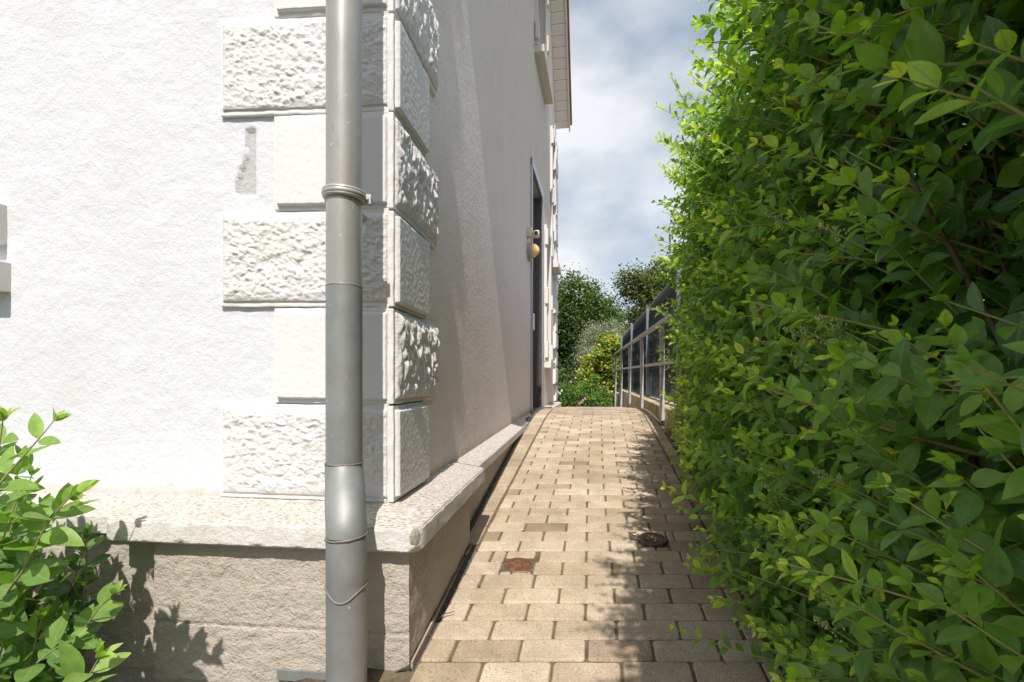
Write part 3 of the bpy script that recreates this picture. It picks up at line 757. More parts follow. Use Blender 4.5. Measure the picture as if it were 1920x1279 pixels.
b_ = bmesh.new(); box(b_, Fr, 1.378, 1.50, WI - .01, .032, 1.452, 1.592, .004); obj('window_bracket', fixn(b_), M['trim'], wn)
b_ = bmesh.new(); box(b_, Fr, 2.6, 2.74, WI - .01, .032, 1.452, 1.592, .004); obj('window_bracket', fixn(b_), M['trim'], wn)
# metal edge strip at the plinth foot
bm = bmesh.new(); box(bm, Fr, u0 - .002, .30, PF + .004, PF + .010, .112, .142); obj('base_flashing', fixn(bm), M['zinc_worn'], house)
bm = bmesh.new()
for (ta, tb_) in ((t0 + .0, .70),):
    prism(bm, [Sd(ta, PS + .004, gz(1.46) - .01), Sd(tb_, PS + .004, gz(2.15) - .01), Sd(tb_, PS + .010, gz(2.15) - .01), Sd(ta, PS + .010, gz(1.46) - .01)],
          [Sd(ta, PS + .004, gz(1.46) + .022), Sd(tb_, PS + .004, gz(2.15) + .022), Sd(tb_, PS + .010, gz(2.15) + .022), Sd(ta, PS + .010, gz(1.46) + .022)])
obj('edge_strip', fixn(bm), M['timber'], house)

# ------------------------------------------------------------------ downpipe
def raypt(px, Y): return ((px - XC) / F_PX * Y)
PR = .0495
pts_up = Vector((raypt(645.5, 1.435), 1.435, 0)); pts_dn = Vector((raypt(650, 1.325), 1.325, 0))
dp = thing('downpipe', 'grey zinc downpipe with soldered bends at the house corner', 'downpipe', (pts_dn.x, pts_dn.y, .13))
bm = bmesh.new(); tube(bm, [(pts_up.x, pts_up.y, 1.262 + .0), (pts_up.x, pts_up.y, 3), (pts_up.x, pts_up.y, 5.3)], PR, 48, False); bm_up = obj('pipe_section', bm, M['zinc'], dp, True)
bm = bmesh.new(); tube(bm, [(pts_up.x, pts_up.y, .755), (pts_up.x, pts_up.y, 1.0), (pts_up.x, pts_up.y, 1.264)], [PR * 1.012] * 3, 48, False); o = obj('pipe_section', bm, M['zinc_worn'], dp, True); tag(o, 'darker blue-grey lower length of the pipe')
def zpx(y, Y): return CAMH + (YH - y) / F_PX * Y
zA, zB, zC = .765, zpx(1003, 1.335), zpx(1112, 1.34)
def bend(z0, z1, p0, p1, r0, r1, name, bulge=0.0, k=16):
    bm_ = bmesh.new(); P_ = []; Rr = []; k = 26
    for i in range(k + 1):
        s = i / k; sm = s * s * (3 - 2 * s)
        q = p0.lerp(p1, sm); P_.append((q.x, q.y, z0 + (z1 - z0) * s)); Rr.append(r0 + (r1 - r0) * s + bulge * math.sin(math.pi * s))
    tube(bm_, P_, Rr, 48, False); noisy(bm_, .0022, 16, 3); return obj(name, bm_, M['zinc_worn'], dp, True)
pm = pts_up.lerp(pts_dn, .97)
bend(zA, zB, pts_up, pm, PR * 1.05, PR * 1.05, 'elbow', .0012)
bend(zB, zC, pm, pts_dn, PR * 1.045, PR * 1.0, 'elbow', .002)
bm = bmesh.new(); tube(bm, [(pts_dn.x, pts_dn.y, .08), (pts_dn.x, pts_dn.y, .3), (pts_dn.x, pts_dn.y, zC + .035)], [PR * 1.045] * 3, 48, False); obj('pipe_section', bm, M['zinc_worn'], dp, True)
def seam(p, z, r, rr, tilt=(0, 0), n_=72, m_='solder', sag=0.0):
    bm_ = bmesh.new(); pts = []
    for i in range(n_ + 1):
        a = 2 * math.pi * i / n_; x, y = math.cos(a) * r, math.sin(a) * r
        pts.append((p.x + x, p.y + y, z + tilt[0] * x + tilt[1] * y + .0016 * noise.noise(Vector((x * 40, y * 40, z * 9))) + (-sag * max(0, -math.sin(a)) ** 3)))
    tube(bm_, pts, [rr * (1 + .35 * noise.noise(Vector((p_[0] * 70, p_[1] * 70, 1)))) for p_ in pts], 8, False); return obj('seam', bm_, M[m_], dp, True)
seam(pts_up, zA, PR * 1.045, .0026); seam(pm, zB, PR * 1.055, .0030, (.10, .0)); seam(pts_dn, zC + .030, PR * 1.04, .0030, (0, 0), sag=.030)
seam(pts_up, 1.2635, PR * 1.012, .0012, m_='zinc')
# bracket
cl = bpy.data.objects.new('pipe_clamp', None); cl.location = Vector((pts_up.x, pts_up.y, 1.515)) - origin_of(dp); link(cl, dp)
bm = bmesh.new()
for (z_, r_, t_) in ((1.512, PR + .003, .0065), (1.528, PR + .004, .0065), (1.520, PR + .0015, .010)):
    tube(bm, [(pts_up.x + math.cos(a) * r_, pts_up.y + math.sin(a) * r_, z_ - .05 * math.cos(a) * r_) for a in [2 * math.pi * i / 48 for i in range(49)]], t_, 10, False)
obj('band', bm, M['zinc'], cl, True)
bm = bmesh.new()
def PX(a, b, z): return Vector((pts_up.x + a, pts_up.y + b, z))
box(bm, PX, PR - .002, PR + .022, .012, .017, 1.502, 1.530, .001); box(bm, PX, PR - .002, PR + .022, .021, .026, 1.502, 1.530, .001); box(bm, PX, -PR - .012, -PR + .004, .012, .017, 1.502, 1.530, .001)
box(bm, PX, -.006, .006, PR - .002, .20, 1.512, 1.524)
obj('flange', fixn(bm), M['galv'], cl)
bm = bmesh.new(); tube(bm, [PX(PR + .012, .004, 1.516), PX(PR + .012, .034, 1.516)], .0045, 6); obj('bolt', bm, M['galv'], cl)

# ------------------------------------------------------------------ fittings on the side wall
tL = TB + .52
p0 = Sd(tL, 0, 2.49)
lamp = thing('wall_lamp', 'round amber glass wall lamp beside the house door', 'wall lamp', p0)
def disc(bm, P, t, z, rads, seg=28):
    rings = []
    for a, r_ in rads: rings.append([bm.verts.new(P(t + math.cos(2 * math.pi * k / seg) * r_, a, z + math.sin(2 * math.pi * k / seg) * r_)) for k in range(seg)])
    for i in range(len(rings) - 1):
        for k in range(seg): bm.faces.new((rings[i][k], rings[i][(k + 1) % seg], rings[i + 1][(k + 1) % seg], rings[i + 1][k]))
    bm.faces.new(rings[0][::-1]); bm.faces.new(rings[-1])
bm = bmesh.new(); disc(bm, Sd, tL, 2.49, [(WI, .088), (.028, .092), (.042, .084)]); obj('lamp_base', fixn(bm), M['grey_plastic'], lamp)
bm = bmesh.new(); disc(bm, Sd, tL, 2.49, [(.040 + .085 * math.sin(a), max(.002, .080 * math.cos(a))) for a in [i * math.pi / 2 / 10 for i in range(11)]]); obj('lamp_shade', fixn(bm), M['amber'], lamp, True)
bm = bmesh.new(); box(bm, Sd, tL - .02, tL + .02, .0, .035, 2.36, 2.41, .006); obj('cable_gland', fixn(bm), M['grey_plastic'], lamp)
sc = thing('motion_sensor', 'cream motion sensor mounted on the wall above the round lamp', 'sensor', Sd(tL, 0, 2.69))
bm = bmesh.new(); box(bm, Sd, tL - .045, tL + .045, WI, .045, 2.64, 2.755, .012, seg=3); obj('sensor_base', fixn(bm), M['cream'], sc, True)
bm = bmesh.new(); disc(bm, lambda t, a, z: Sd(t, a, z), tL - .01, 2.675, [(.035, .030), (.075, .045), (.115, .045), (.125, .034)]); obj('sensor_head', fixn(bm), M['cream'], sc, True)
bm = bmesh.new(); box(bm, Sd, tL - .065, tL - .045, .075, .115, 2.655, 2.695, .003); obj('sensor_lens', fixn(bm), M['black'], sc)
ic = thing('doorbell_panel', 'narrow white doorbell panel on the door jamb', 'doorbell', Sd(t_d0 + .02, .01, 1.64))
bm = bmesh.new(); box(bm, Sd, t_d0 - .03, t_d0 + .02, .014, .032, 1.60, 1.80, .004, seg=2); obj('panel', fixn(bm), M['white_pvc'], ic)
bm = bmesh.new(); box(bm, Sd, t_d0 - .015, t_d0 + .005, .030, .036, 1.66, 1.69, .002); obj('button', fixn(bm), M['grey_plastic'], ic)

# ------------------------------------------------------------------ retaining wall, handrail, fence
def Rt(y, a, z): return Vector((a + .1453 * y, y, z))          # runs beside the path; a = sideways offset
def Ry(y, a, z): return Rt(y, a, z)
rw = thing('retaining_wall', 'low stained concrete retaining wall along the right edge of the path', 'retaining wall', Rt(5, .8, .5))
bm = bmesh.new(); ysl = [-1.2 + i * .4 for i in range(37)]
pv = None
for y in ysl:
    zt = .72 + .008 * max(0, y - 4) if y > 3.2 else max(.30, .72 - (3.2 - y) * .1105)
    if y > 11.9: zt -= .12
    r_ = [bm.verts.new(Rt(y, a_, z_)) for a_, z_ in ((.776, gz(y) - .3), (.776, zt - .008), (.784, zt), (1.04, zt), (1.04, gz(y) - .3))]
    if pv:
        for i in range(5): bm.faces.new((pv[i], pv[(i + 1) % 5], r_[(i + 1) % 5], r_[i]))
    else: bm.faces.new(r_)
    pv = r_
bm.faces.new(pv[::-1]); fixn(bm)
bmesh.ops.subdivide_edges(bm, edges=[e for e in bm.edges if e.calc_length() > .2], cuts=2, use_grid_fill=True); noisy(bm, .004, 9)
obj('wall_body', bm, M['concrete'], rw)
bm = bmesh.new()
for y in (5.1, 7.0, 9.2, 11.2):
    box(bm, Ry, y, y + .012, .768, .78, gz(y) - .05, .70)
obj('expansion_joint', fixn(bm), M['bitumen'], rw)

hr = thing('handrail', 'galvanised steel handrail with square posts on the low concrete wall', 'handrail', Rt(5, .68, .55))
RA = .748
posts_y = [3.1, 4.95, 6.75, 8.6, 10.6, 12.7]
def rail_z(y, base): return base + (y - 5) * .012 if y > 3.6 else base + (3.6 - 5) * .012 - (3.6 - y) * .1105
for y in posts_y:
    b_ = bmesh.new(); box(b_, Ry, y - .021, y + .021, RA - .022, RA + .022, min(.60, gz(y) + .06), rail_z(y, 1.545), .003); obj('post', fixn(b_), M['galv'], hr)
for base, hh, ww in ((1.545, .030, .030), (1.145, .028, .018)):
    b_ = bmesh.new(); pv = None
    for y in [2.7, 3.6, 5, 7, 9, 11, 12.75]:
        zc = rail_z(y, base); r_ = [b_.verts.new(Rt(y, RA + a_, zc + z_)) for a_, z_ in ((-ww, -hh * .0), (-ww, hh), (ww, hh), (ww, 0))]
        if pv:
            for i in range(4): b_.faces.new((pv[i], pv[(i + 1) % 4], r_[(i + 1) % 4], r_[i]))
        else: b_.faces.new(r_)
        pv = r_
    b_.faces.new(pv[::-1]); obj('rail', fixn(b_), M['galv'], hr)
for y in posts_y:
    b_ = bmesh.new(); box(b_, Ry, y - .03, y + .03, RA + .023, .778, min(.62, gz(y) + .08) , min(.62, gz(y) + .08) + .09, .002); obj('bracket', fixn(b_), M['galv'], hr)

fn = thing('mesh_fence', 'double wire mesh fence with black privacy strips and blue-grey posts', 'fence', Rt(5, .92, .75))
FA = .955; fp = [-.05, 2.5, 5.0, 7.53, 10.1, 12.95]
for y in fp:
    zt = 2.10 if y > 4 else 2.10 - (4 - y) * .02
    b_ = bmesh.new(); box(b_, Ry, y - .035, y + .035, FA - .055, FA + .02, .40 if y < 3 else .70, zt, .003); box(b_, Ry, y - .033, y + .033, FA - .058, FA + .023, zt, zt + .008); obj('post', fixn(b_), M['post_paint'], fn)
for i in range(len(fp) - 1):
    ya, yb = fp[i] + .035, fp[i + 1] - .035; zb_ = .76 if ya > 3 else .55
    gap = .22 if i >= 1 and i < 4 else 0
    b_ = bmesh.new(); zz = zb_ + .05 + (gap if i == 2 else 0)
    while zz + .19 < 2.05:                                # woven strips, each a real band with its own slight bow
        k_ = 8; pv = None
        for j in range(k_ + 1):
            y = ya + (yb - ya) * j / k_; a_ = FA + .004 * math.sin(j * 1.7 + zz * 9)
            r_ = [b_.verts.new(Rt(y, a_, zz)), b_.verts.new(Rt(y, a_, zz + .19)), b_.verts.new(Rt(y, a_ + .002, zz + .19)), b_.verts.new(Rt(y, a_ + .002, zz))]
            if pv:
                for q in range(4): b_.faces.new((pv[q], pv[(q + 1) % 4], r_[(q + 1) % 4], r_[q]))
            pv = r_
        zz += .2
    obj('privacy_screen', fixn(b_), M['screen'], fn)
    b_ = bmesh.new(); y = ya
    while y < yb: box(b_, Ry, y - .0025, y + .0025, FA - .012, FA - .007, zb_, 2.08); y += .05
    zz = zb_
    while zz < 2.1: box(b_, Ry, ya, yb, FA - .019, FA - .0125, zz - .003, zz + .003); zz += .2
    obj('wire_panel', fixn(b_), M['wire'], fn)
    b_ = bmesh.new(); box(b_, Ry, ya, yb, FA - .008, FA + .012, 2.085, 2.105); obj('top_rail', fixn(b_), M['post_paint'], fn)

# pale rendered wall of the neighbour behind the fence, seen in slivers through the hedge
nb = thing('neighbour_house', 'pale rendered neighbouring house glimpsed through hedge and fence', 'house', (7.2, 5.5, .3))
bm = bmesh.new()
def NB(a, b, z): return Vector((5.4 + .1453 * b + a, b, z))
box(bm, NB, 0, .3, 2.0, 8.5, -.2, 1.35); box(bm, NB, 0, .3, 2.0, 3.6, 1.35, 2.3); obj('wall', fixn(bm), M['front'], nb)
bm = bmesh.new(); box(bm, NB, -.05, .45, 1.9, 3.7, 2.3, 2.38); obj('roof', fixn(bm), M['iron'], nb)

# ------------------------------------------------------------------ valve covers
def cover(name, label, c, y, r, m_, raise_, tilt=0):
    q = Pt(c, y, 0); t_ = thing(name, label, 'manhole cover', q, 'small valve covers in the path')
    sl = math.atan(.1105)
    def PL(x, yy, z): return Vector((q.x + x, q.y + yy, q.z + z + yy * .1105 + x * tilt))
    def ringm(bm_, prof, seg=40):
        rings = [[bm_.verts.new(PL(math.cos(2 * math.pi * k / seg) * rr, math.sin(2 * math.pi * k / seg) * rr, z)) for k in range(seg)] for rr, z in prof]
        for i in range(len(rings) - 1):
            for k in range(seg): bm_.faces.new((rings[i][k], rings[i][(k + 1) % seg], rings[i + 1][(k + 1) % seg], rings[i + 1][k]))
        return rings
    b_ = bmesh.new(); rg = ringm(b_, [(r, -.02), (r, raise_ - .002), (r * .97, raise_), (r * .86, raise_), (r * .85, raise_ - .004), (r * .80, raise_ - .004)]); obj('ring', fixn(b_), m_, t_)
    b_ = bmesh.new(); z = raise_; rg = ringm(b_, [(r * .79, z - .004), (r * .78, z - .0005), (r * .62, z - .0005), (r * .60, z - .004), (r * .50, z - .004), (r * .48, z - .0005), (r * .32, z - .0005), (r * .30, z - .004), (r * .16, z - .004), (r * .15, z - .009)])
    b_.faces.new(rg[-1]); obj('lid', fixn(b_), m_, t_)
    b_ = bmesh.new()
    for k in range(10):
        a = 2 * math.pi * k / 10; ca, sa = math.cos(a), math.sin(a)
        box(b_, lambda x, y_, z_: PL(ca * x - sa * y_, sa * x + ca * y_, z_), r * .51, r * .59, -.003, .003, z - .004, z - .0012)
    obj('lid_rib', fixn(b_), m_, t_)
    return t_
cover('valve_cover', 'rusty brown valve cover sunk in the sunlit paving near the house', cov1[0], cov1[1], .060, M['rust'], -.001)
cover('valve_cover', 'dark round valve cover standing proud in the hedge shadow', cov2[0], cov2[1], .066, M['iron'], .012, .05)
bm = bmesh.new()                                         # mortar collar around the covers
for (c, y), r_ in ((cov1, .1), (cov2, .1)):
    q = Pt(c, y, 0); seg = 28
    vs = [bm.verts.new((q.x + math.cos(2 * math.pi * k / seg) * r_ * .85, q.y + math.sin(2 * math.pi * k / seg) * r_ * .8, q.z + math.sin(2 * math.pi * k / seg) * r_ * .8 * .1105 - .006)) for k in range(seg)]
    bm.faces.new(vs)
struct('cover_bedding', bm, M['soil'])

# ------------------------------------------------------------------ litter
rs = np.random.RandomState(5)
pos, ax, nm, ln, wd, tn = [], [], [], [], [], []
def litter(c, y, s, t_):
    q = Pt(c, y, .003 + rnd.random() * .003); a = rnd.uniform(0, 6.28); pos.append(q); ax.append((math.cos(a), math.sin(a), .1)); nm.append((rnd.gauss(0, .25), rnd.gauss(0, .25), 1)); ln.append(s); wd.append(s * rnd.uniform(.35, .7)); tn.append(t_)
for _ in range(420):
    y = 4.2 + 4.5 * rnd.random() ** .8; litter(.67 - abs(rnd.gauss(0, .10)), y, rnd.uniform(.008, .02), rnd.random())
for _ in range(90): litter(.62 - abs(rnd.gauss(0, .08)), rnd.uniform(1.4, 4.2), rnd.uniform(.008, .02), rnd.random())
for _ in range(110): litter(CL - .004 + rnd.gauss(0, .006), rnd.uniform(1.5, 7.5), rnd.uniform(.006, .013), rnd.random() * .4)
for _ in range(16): litter(rnd.uniform(-.4, .5), rnd.uniform(1.3, 5), rnd.uniform(.005, .010), rnd.random())
for _ in range(5): litter(cov2[0] + rnd.gauss(.02, .03), cov2[1] + rnd.gauss(0, .03), .022, 1); pos[-1].z += .014
me = leaves_mesh('leaf_litter', pos, ax, nm, ln, wd, tn, 3, .3, .2); o = obj('leaf_litter', me, M['dry']); tag(o, 'dry brown leaf scraps scattered along the path edges', 'leaf litter', kind='stuff')
bm = bmesh.new()
for (x, y) in ((979, 994), (945, 1020), (1262, 1170), (885, 1092), (1190, 1003), (1058, 966), (1385, 1130)):
    c, Y = px2path(x, y); q = Pt(c, Y, .002); s_ = rnd.uniform(.005, .010)
    vs = [bm.verts.new((q.x + math.cos(k * 1.25 + .3) * s_ * rnd.uniform(.5, 1.3), q.y + math.sin(k * 1.25 + .3) * s_ * rnd.uniform(.5, 1.2), q.z + rnd.uniform(0, .002))) for k in range(5)]
    bm.faces.new(vs)
o = obj('paint_flakes', bm, M['pale_flake']); tag(o, 'small white paint flakes scattered on the paving', 'paint flakes', kind='stuff')
c, Y = px2path(822, 1165); c2, Y2 = px2path(852, 1153)
bm = bmesh.new(); qa, qb = Pt(c, Y, .008), Pt(c2, Y2, .012); tube(bm, [qa, qa.lerp(qb, .4) + Vector((0, .004, .006)), qa.lerp(qb, .7) + Vector((0, -.002, .004)), qb], [.0024, .0022, .0018, .001], 6); o = obj('twig', bm, M['bark'], None, True); tag(o, 'thin brown twig lying on the paving beside the plinth', 'twig')
bm = bmesh.new(); q = Fr(.33, .27, .145); bmesh.ops.create_icosphere(bm, subdivisions=4, radius=1)
for v in bm.verts: k = 1 + .25 * noise.noise(v.co * 1.3) + .05 * noise.noise(v.co * 6); v.co = Vector((q.x + v.co.x * .055 * k, q.y + v.co.y * .035 * k, .14 + v.co.z * .024 * k))
o = obj('stone', bm, M['chip'], None, True); tag(o, 'tan lichened stone lying at the foot of the plinth', 'stone')

# ------------------------------------------------------------------ plants
class Plant:
    def __init__(s): s.pos, s.ax, s.nm, s.ln, s.wd, s.tn, s.paths = [], [], [], [], [], [], []
    def leaf(s, p, a, n_, l_, w_, t_): s.pos.append(p); s.ax.append(a); s.nm.append(n_); s.ln.append(l_); s.wd.append(w_); s.tn.append(t_)
def shoot(P, base, dirn, length, leaf0, rng, tip_tone=.9, base_tone=.35, inter=.032, bendup=.25, asp=.45, taper=.0021, rad=.0016, tipleaf=.45, spread=.95, opp=True):
    """one leafy shoot with opposite leaves"""
    n_ = max(3, int(length / inter)); p_ = np.array(base, float); d_ = np.array(dirn, float); d_ /= np.linalg.norm(d_)
    pts = [p_.copy()]; cv = np.array((rng.gauss(0, .5), rng.gauss(0, .5), bendup + rng.gauss(0, .35))) * inter * 1.1
    up = np.array((0, 0, 1.)); sd = np.cross(d_, up); sd /= np.linalg.norm(sd) + 1e-9; nn = np.cross(sd, d_)
    for k in range(n_):
        d_ = d_ + cv; d_ /= np.linalg.norm(d_); p_ = p_ + d_ * inter; pts.append(p_.copy())
        s = (k + 1) / n_; sz = leaf0 * (.62 + .55 * math.sin(math.pi * min(1, .15 + s * .8)) if s < .8 else 1.0 - (s - .8) * (1 - tipleaf) / .2)
        if k == 0: continue
        ang = (k % 2) * math.pi / 2 + rng.gauss(0, .25)
        for sg in (1, -1):
            if rng.random() < .07: continue
            o_ = (sd * math.cos(ang) + nn * math.sin(ang)) * sg
            sp = spread * (1 if s < .85 else .55)
            a = d_ * (1.05 - .45 * sp) + o_ * sp + up * -.05
            nm_ = d_ * .9 + up * .65 + np.array((0, -.35, 0)) - o_ * .15 + np.array((rng.gauss(0, .25), rng.gauss(0, .25), rng.gauss(0, .25)))
            tn_ = base_tone + (tip_tone - base_tone) * max(0, (s - .45) / .55) ** 1.3 + rng.gauss(0, .07)
            l_ = sz * rng.uniform(.85, 1.12)
            P.leaf(p_ + o_ * .002, a, nm_, l_, l_ * asp * rng.uniform(.85, 1.15), min(1, max(0, tn_)))
    for q in range(2):
        o_ = sd * (1 if q else -1) * .35; P.leaf(p_, d_ + o_, nn + up * .3, leaf0 * tipleaf * .8, leaf0 * tipleaf * .8 * asp * .8, min(1, tip_tone + .08))
    m_ = len(pts); r0 = rad + taper * length / .4
    P.paths.append((pts, [r0 * (1 - .75 * i / (m_ - 1)) for i in range(m_)]))
    return pts

# hedge -----------------------------------------------------------------
rng = random.Random(21)
def lerp_tab(tab, y):
    if y <= tab[0][0]: return tab[0][1]
    for (a, b), (c_, d_) in zip(tab, tab[1:]):
        if y <= c_: return b + (d_ - b) * (y - a) / (c_ - a)
    return tab[-1][1]
TOPX = [(-1.5, .16), (0, .26), (.5, .44), (1.0, .66), (1.5, .83), (2.1, .93), (2.8, 1.12), (3.4, 1.34), (4.2, 1.6)]
BOTX = [(-1.5, .45), (0, .55), (.5, .62), (1.45, .76), (2.25, .95), (2.7, 1.08), (3.5, 1.30), (4.2, 1.5)]
def hedge_top(y): return 2.18 + .05 * math.sin(y * 3.1) - (.10 * max(0, y - 2.6)) 
def face_x(y, z):
    b, t_ = lerp_tab(BOTX, y), lerp_tab(TOPX, y); g_ = gz(y); s = (z - g_) / (hedge_top(y) - g_)
    bul = .05 * math.sin(math.pi * min(1, max(0, s)))
    n_ = .07 * noise.noise(Vector((y * 2.2, z * 2.2, 3))) + .03 * noise.noise(Vector((y * 6, z * 6, 8)))
    return b + (t_ - b) * s - bul + n_
hd = thing('hedge', 'tall dense privet hedge with bright green new shoots leaning over the path', 'hedge', (1.1, 1.8, .2))
H = Plant(); Y0, Y1 = -1.3, 3.7
# outer shoots
nsh = 0
for _ in range(2500):
    y = Y0 + (Y1 - Y0) * rng.random() if _ < 2150 else rng.uniform(.35, 1.7); top = hedge_top(y); z = gz(y) + .12 + (top - gz(y) - .12) * rng.random()
    fx = face_x(y, z) + rng.uniform(.0, .12)
    base = (fx + .06, y, z); ln_ = rng.uniform(.15, .32) * (1.15 if z > 1.7 else 1)
    d_ = (-.80 + rng.gauss(0, .16), .10 + rng.gauss(0, .30), .42 + rng.gauss(0, .22))
    if math.hypot(base[0] + d_[0] * ln_, base[1] + d_[1] * ln_) < .42 and z < 1.9: continue
    s = (z - gz(y)) / (top - gz(y))
    bright = rng.uniform(.70, 1.0) if rng.random() < .60 else rng.uniform(.40, .62)
    if y < .9 and rng.random() < .25: ln_ *= .6
    shoot(H, base, d_, ln_ * (1 if rng.random() < .88 or y < 1.1 else 1.45), rng.choice((rng.uniform(.028, .042), rng.uniform(.036, .052))) * (.90 if y < 1.3 else 1.04), rng, bright, rng.uniform(.30, .50), inter=rng.uniform(.025, .036), bendup=.15, asp=rng.uniform(.46, .62))
# shoots out of the top
for _ in range(460):
    y = Y0 + (Y1 - Y0) * rng.random(); x = lerp_tab(TOPX, y) + rng.uniform(-.02, .75); z = hedge_top(y) - .08
    shoot(H, (x, y, z), (-.35 + rng.gauss(0, .25), rng.gauss(0, .25), .9), rng.uniform(.14, .32), rng.uniform(.032, .046), rng, rng.uniform(.7, 1), .4, inter=.03)
# far end
for _ in range(260):
    z = gz(4) + .1 + 1.5 * rng.random(); x = face_x(4.0, z) + rng.uniform(0, .7)
    shoot(H, (x, 3.65, z), (-.3 + rng.gauss(0, .3), .8, .4), rng.uniform(.14, .32), .042, rng, rng.uniform(.6, 1), .35)
lead = []                                              # long leaders sticking out
for (y, z, ln_) in [(2.25, 1.95, .34), (2.4, 1.80, .36), (2.6, 1.70, .3), (2.0, 1.55, .3), (3.0, 1.65, .34), (2.9, 1.3, .3), (1.9, 2.0, .3), (2.1, 1.0, .3), (1.75, .75, .34), (1.6, .52, .34), (1.9, .62, .3), (2.5, .8, .3), (3.2, .9, .3), (3.4, 1.2, .3), (1.35, 1.3, .28), (1.2, .85, .3), (1.1, 1.6, .26), (1.0, .6, .26)] + [(rng.uniform(1.3, 3.4), rng.uniform(1.0, 2.15), rng.uniform(.26, .42)) for _ in range(26)] + [(rng.uniform(1.1, 2.6), rng.uniform(.5, 1.0), rng.uniform(.2, .32)) for _ in range(12)]:
    shoot(H, (face_x(y, z) + .04, y, z), (-.82, .12 + rng.gauss(0, .12), .42), ln_, .046, rng, 1.0, .5, inter=.034, asp=.46)
# inner mass: leaves filling the volume behind the face
for _ in range(44000):
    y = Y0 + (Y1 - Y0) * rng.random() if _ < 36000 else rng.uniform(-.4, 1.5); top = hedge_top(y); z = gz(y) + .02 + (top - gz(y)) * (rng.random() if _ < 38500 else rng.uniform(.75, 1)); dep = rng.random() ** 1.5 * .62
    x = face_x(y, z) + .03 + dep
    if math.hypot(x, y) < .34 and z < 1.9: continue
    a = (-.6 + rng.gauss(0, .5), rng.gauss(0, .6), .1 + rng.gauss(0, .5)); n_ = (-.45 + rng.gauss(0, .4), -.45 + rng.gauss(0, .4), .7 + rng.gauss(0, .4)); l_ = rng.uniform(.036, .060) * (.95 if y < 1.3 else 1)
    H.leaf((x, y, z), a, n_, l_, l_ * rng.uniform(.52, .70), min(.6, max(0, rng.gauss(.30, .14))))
me = leaves_mesh('foliage', H.pos, H.ax, H.nm, H.ln, H.wd, H.tn, 5, .42, .24)
me.transform(Matrix.Translation(-hd.location)); obj('foliage', me, M['privet'], hd)
dpos = [(face_x(y, z) + rng.uniform(-.02, .06), y, z) for y, z in [(rng.uniform(.8, 3.4), rng.uniform(.3, 1.9)) for _ in range(60)]]
me = leaves_mesh('dead_leaves', dpos, [(rng.gauss(0, 1), rng.gauss(0, 1), -1) for _ in dpos], [(-.6, -.6, .5)] * 60, [rng.uniform(.02, .035) for _ in dpos], [rng.uniform(.009, .016) for _ in dpos], [rng.uniform(.1, .7) for _ in dpos], 5, .8, .6)
me.transform(Matrix.Translation(-hd.location)); obj('dead_leaves', me, M['dry'], hd)
me = tubes_mesh('shoots', H.paths, 5); me.transform(Matrix.Translation(-hd.location)); obj('shoots', me, M['privet_stem'], hd)
paths = []
for _ in range(240):                                   # woody branches
    y = Y0 + (Y1 - Y0) * rng.random(); zt = rng.uniform(.5, 2.0); zb_ = gz(y) - .02; x0 = face_x(y, .6) + .35 + rng.gauss(0, .08); x1 = face_x(y, zt) + rng.uniform(.05, .2)
    n_ = 8; pts = [(x0 + (x1 - x0) * (k / n_) ** 1.6 + rng.gauss(0, .008), y + rng.gauss(0, .01) + .2 * (k / n_) * math.sin(_), zb_ + (zt - zb_) * (k / n_)) for k in range(n_ + 1)]
    r0 = rng.uniform(.004, .010); paths.append((pts, [r0 * (1 - .7 * k / n_) for k in range(n_ + 1)]))
me = tubes_mesh('branches', paths, 6); me.transform(Matrix.Translation(-hd.location)); obj('branches', me, M['privet_wood'], hd)
# panicles of closed flower buds
def px3(x, y, Y): return Vector((raypt(x, Y), Y, zpx(y, Y)))
for (x, y, Y) in ((1690, 640, .95), (1740, 690, .95), (1840, 640, .85), (1690, 1075, .95), (1770, 1190, .85), (1855, 905, .85), (1640, 420, 1.05), (1890, 450, .8), (1880, 620, .8), (1840, 1130, .85), (1545, 660, 1.25), (1600, 930, 1.15)):
    q = px3(x, y, Y); q.x = face_x(Y, q.z) - .05; q.y = Y; ax_ = Vector((-.75, .1, .45)).normalized(); s_ = ax_.cross(Vector((0, 0, 1))).normalized(); u_ = s_.cross(ax_)
    bm = bmesh.new()
    for k in range(34):
        s = rng.random(); rr = .011 * (1 - s) + .002; a = rng.uniform(0, 6.28); c_ = q + ax_ * (s * .05) + (s_ * math.cos(a) + u_ * math.sin(a)) * rr
        mt = Matrix.Translation(c_) @ Matrix.Diagonal((.0019, .0019, .0026, 1)); bmesh.ops.create_icosphere(bm, subdivisions=1, radius=1, matrix=mt)
        if k % 4 == 0: tube(bm, [q + ax_ * (s * .04), c_], .0006, 3, False)
    tube(bm, [q - ax_ * .07, q, q + ax_ * .05], [.0014, .0012, .0006], 5, False)
    obj('flower_cluster', bm, M['bud'], hd, True)

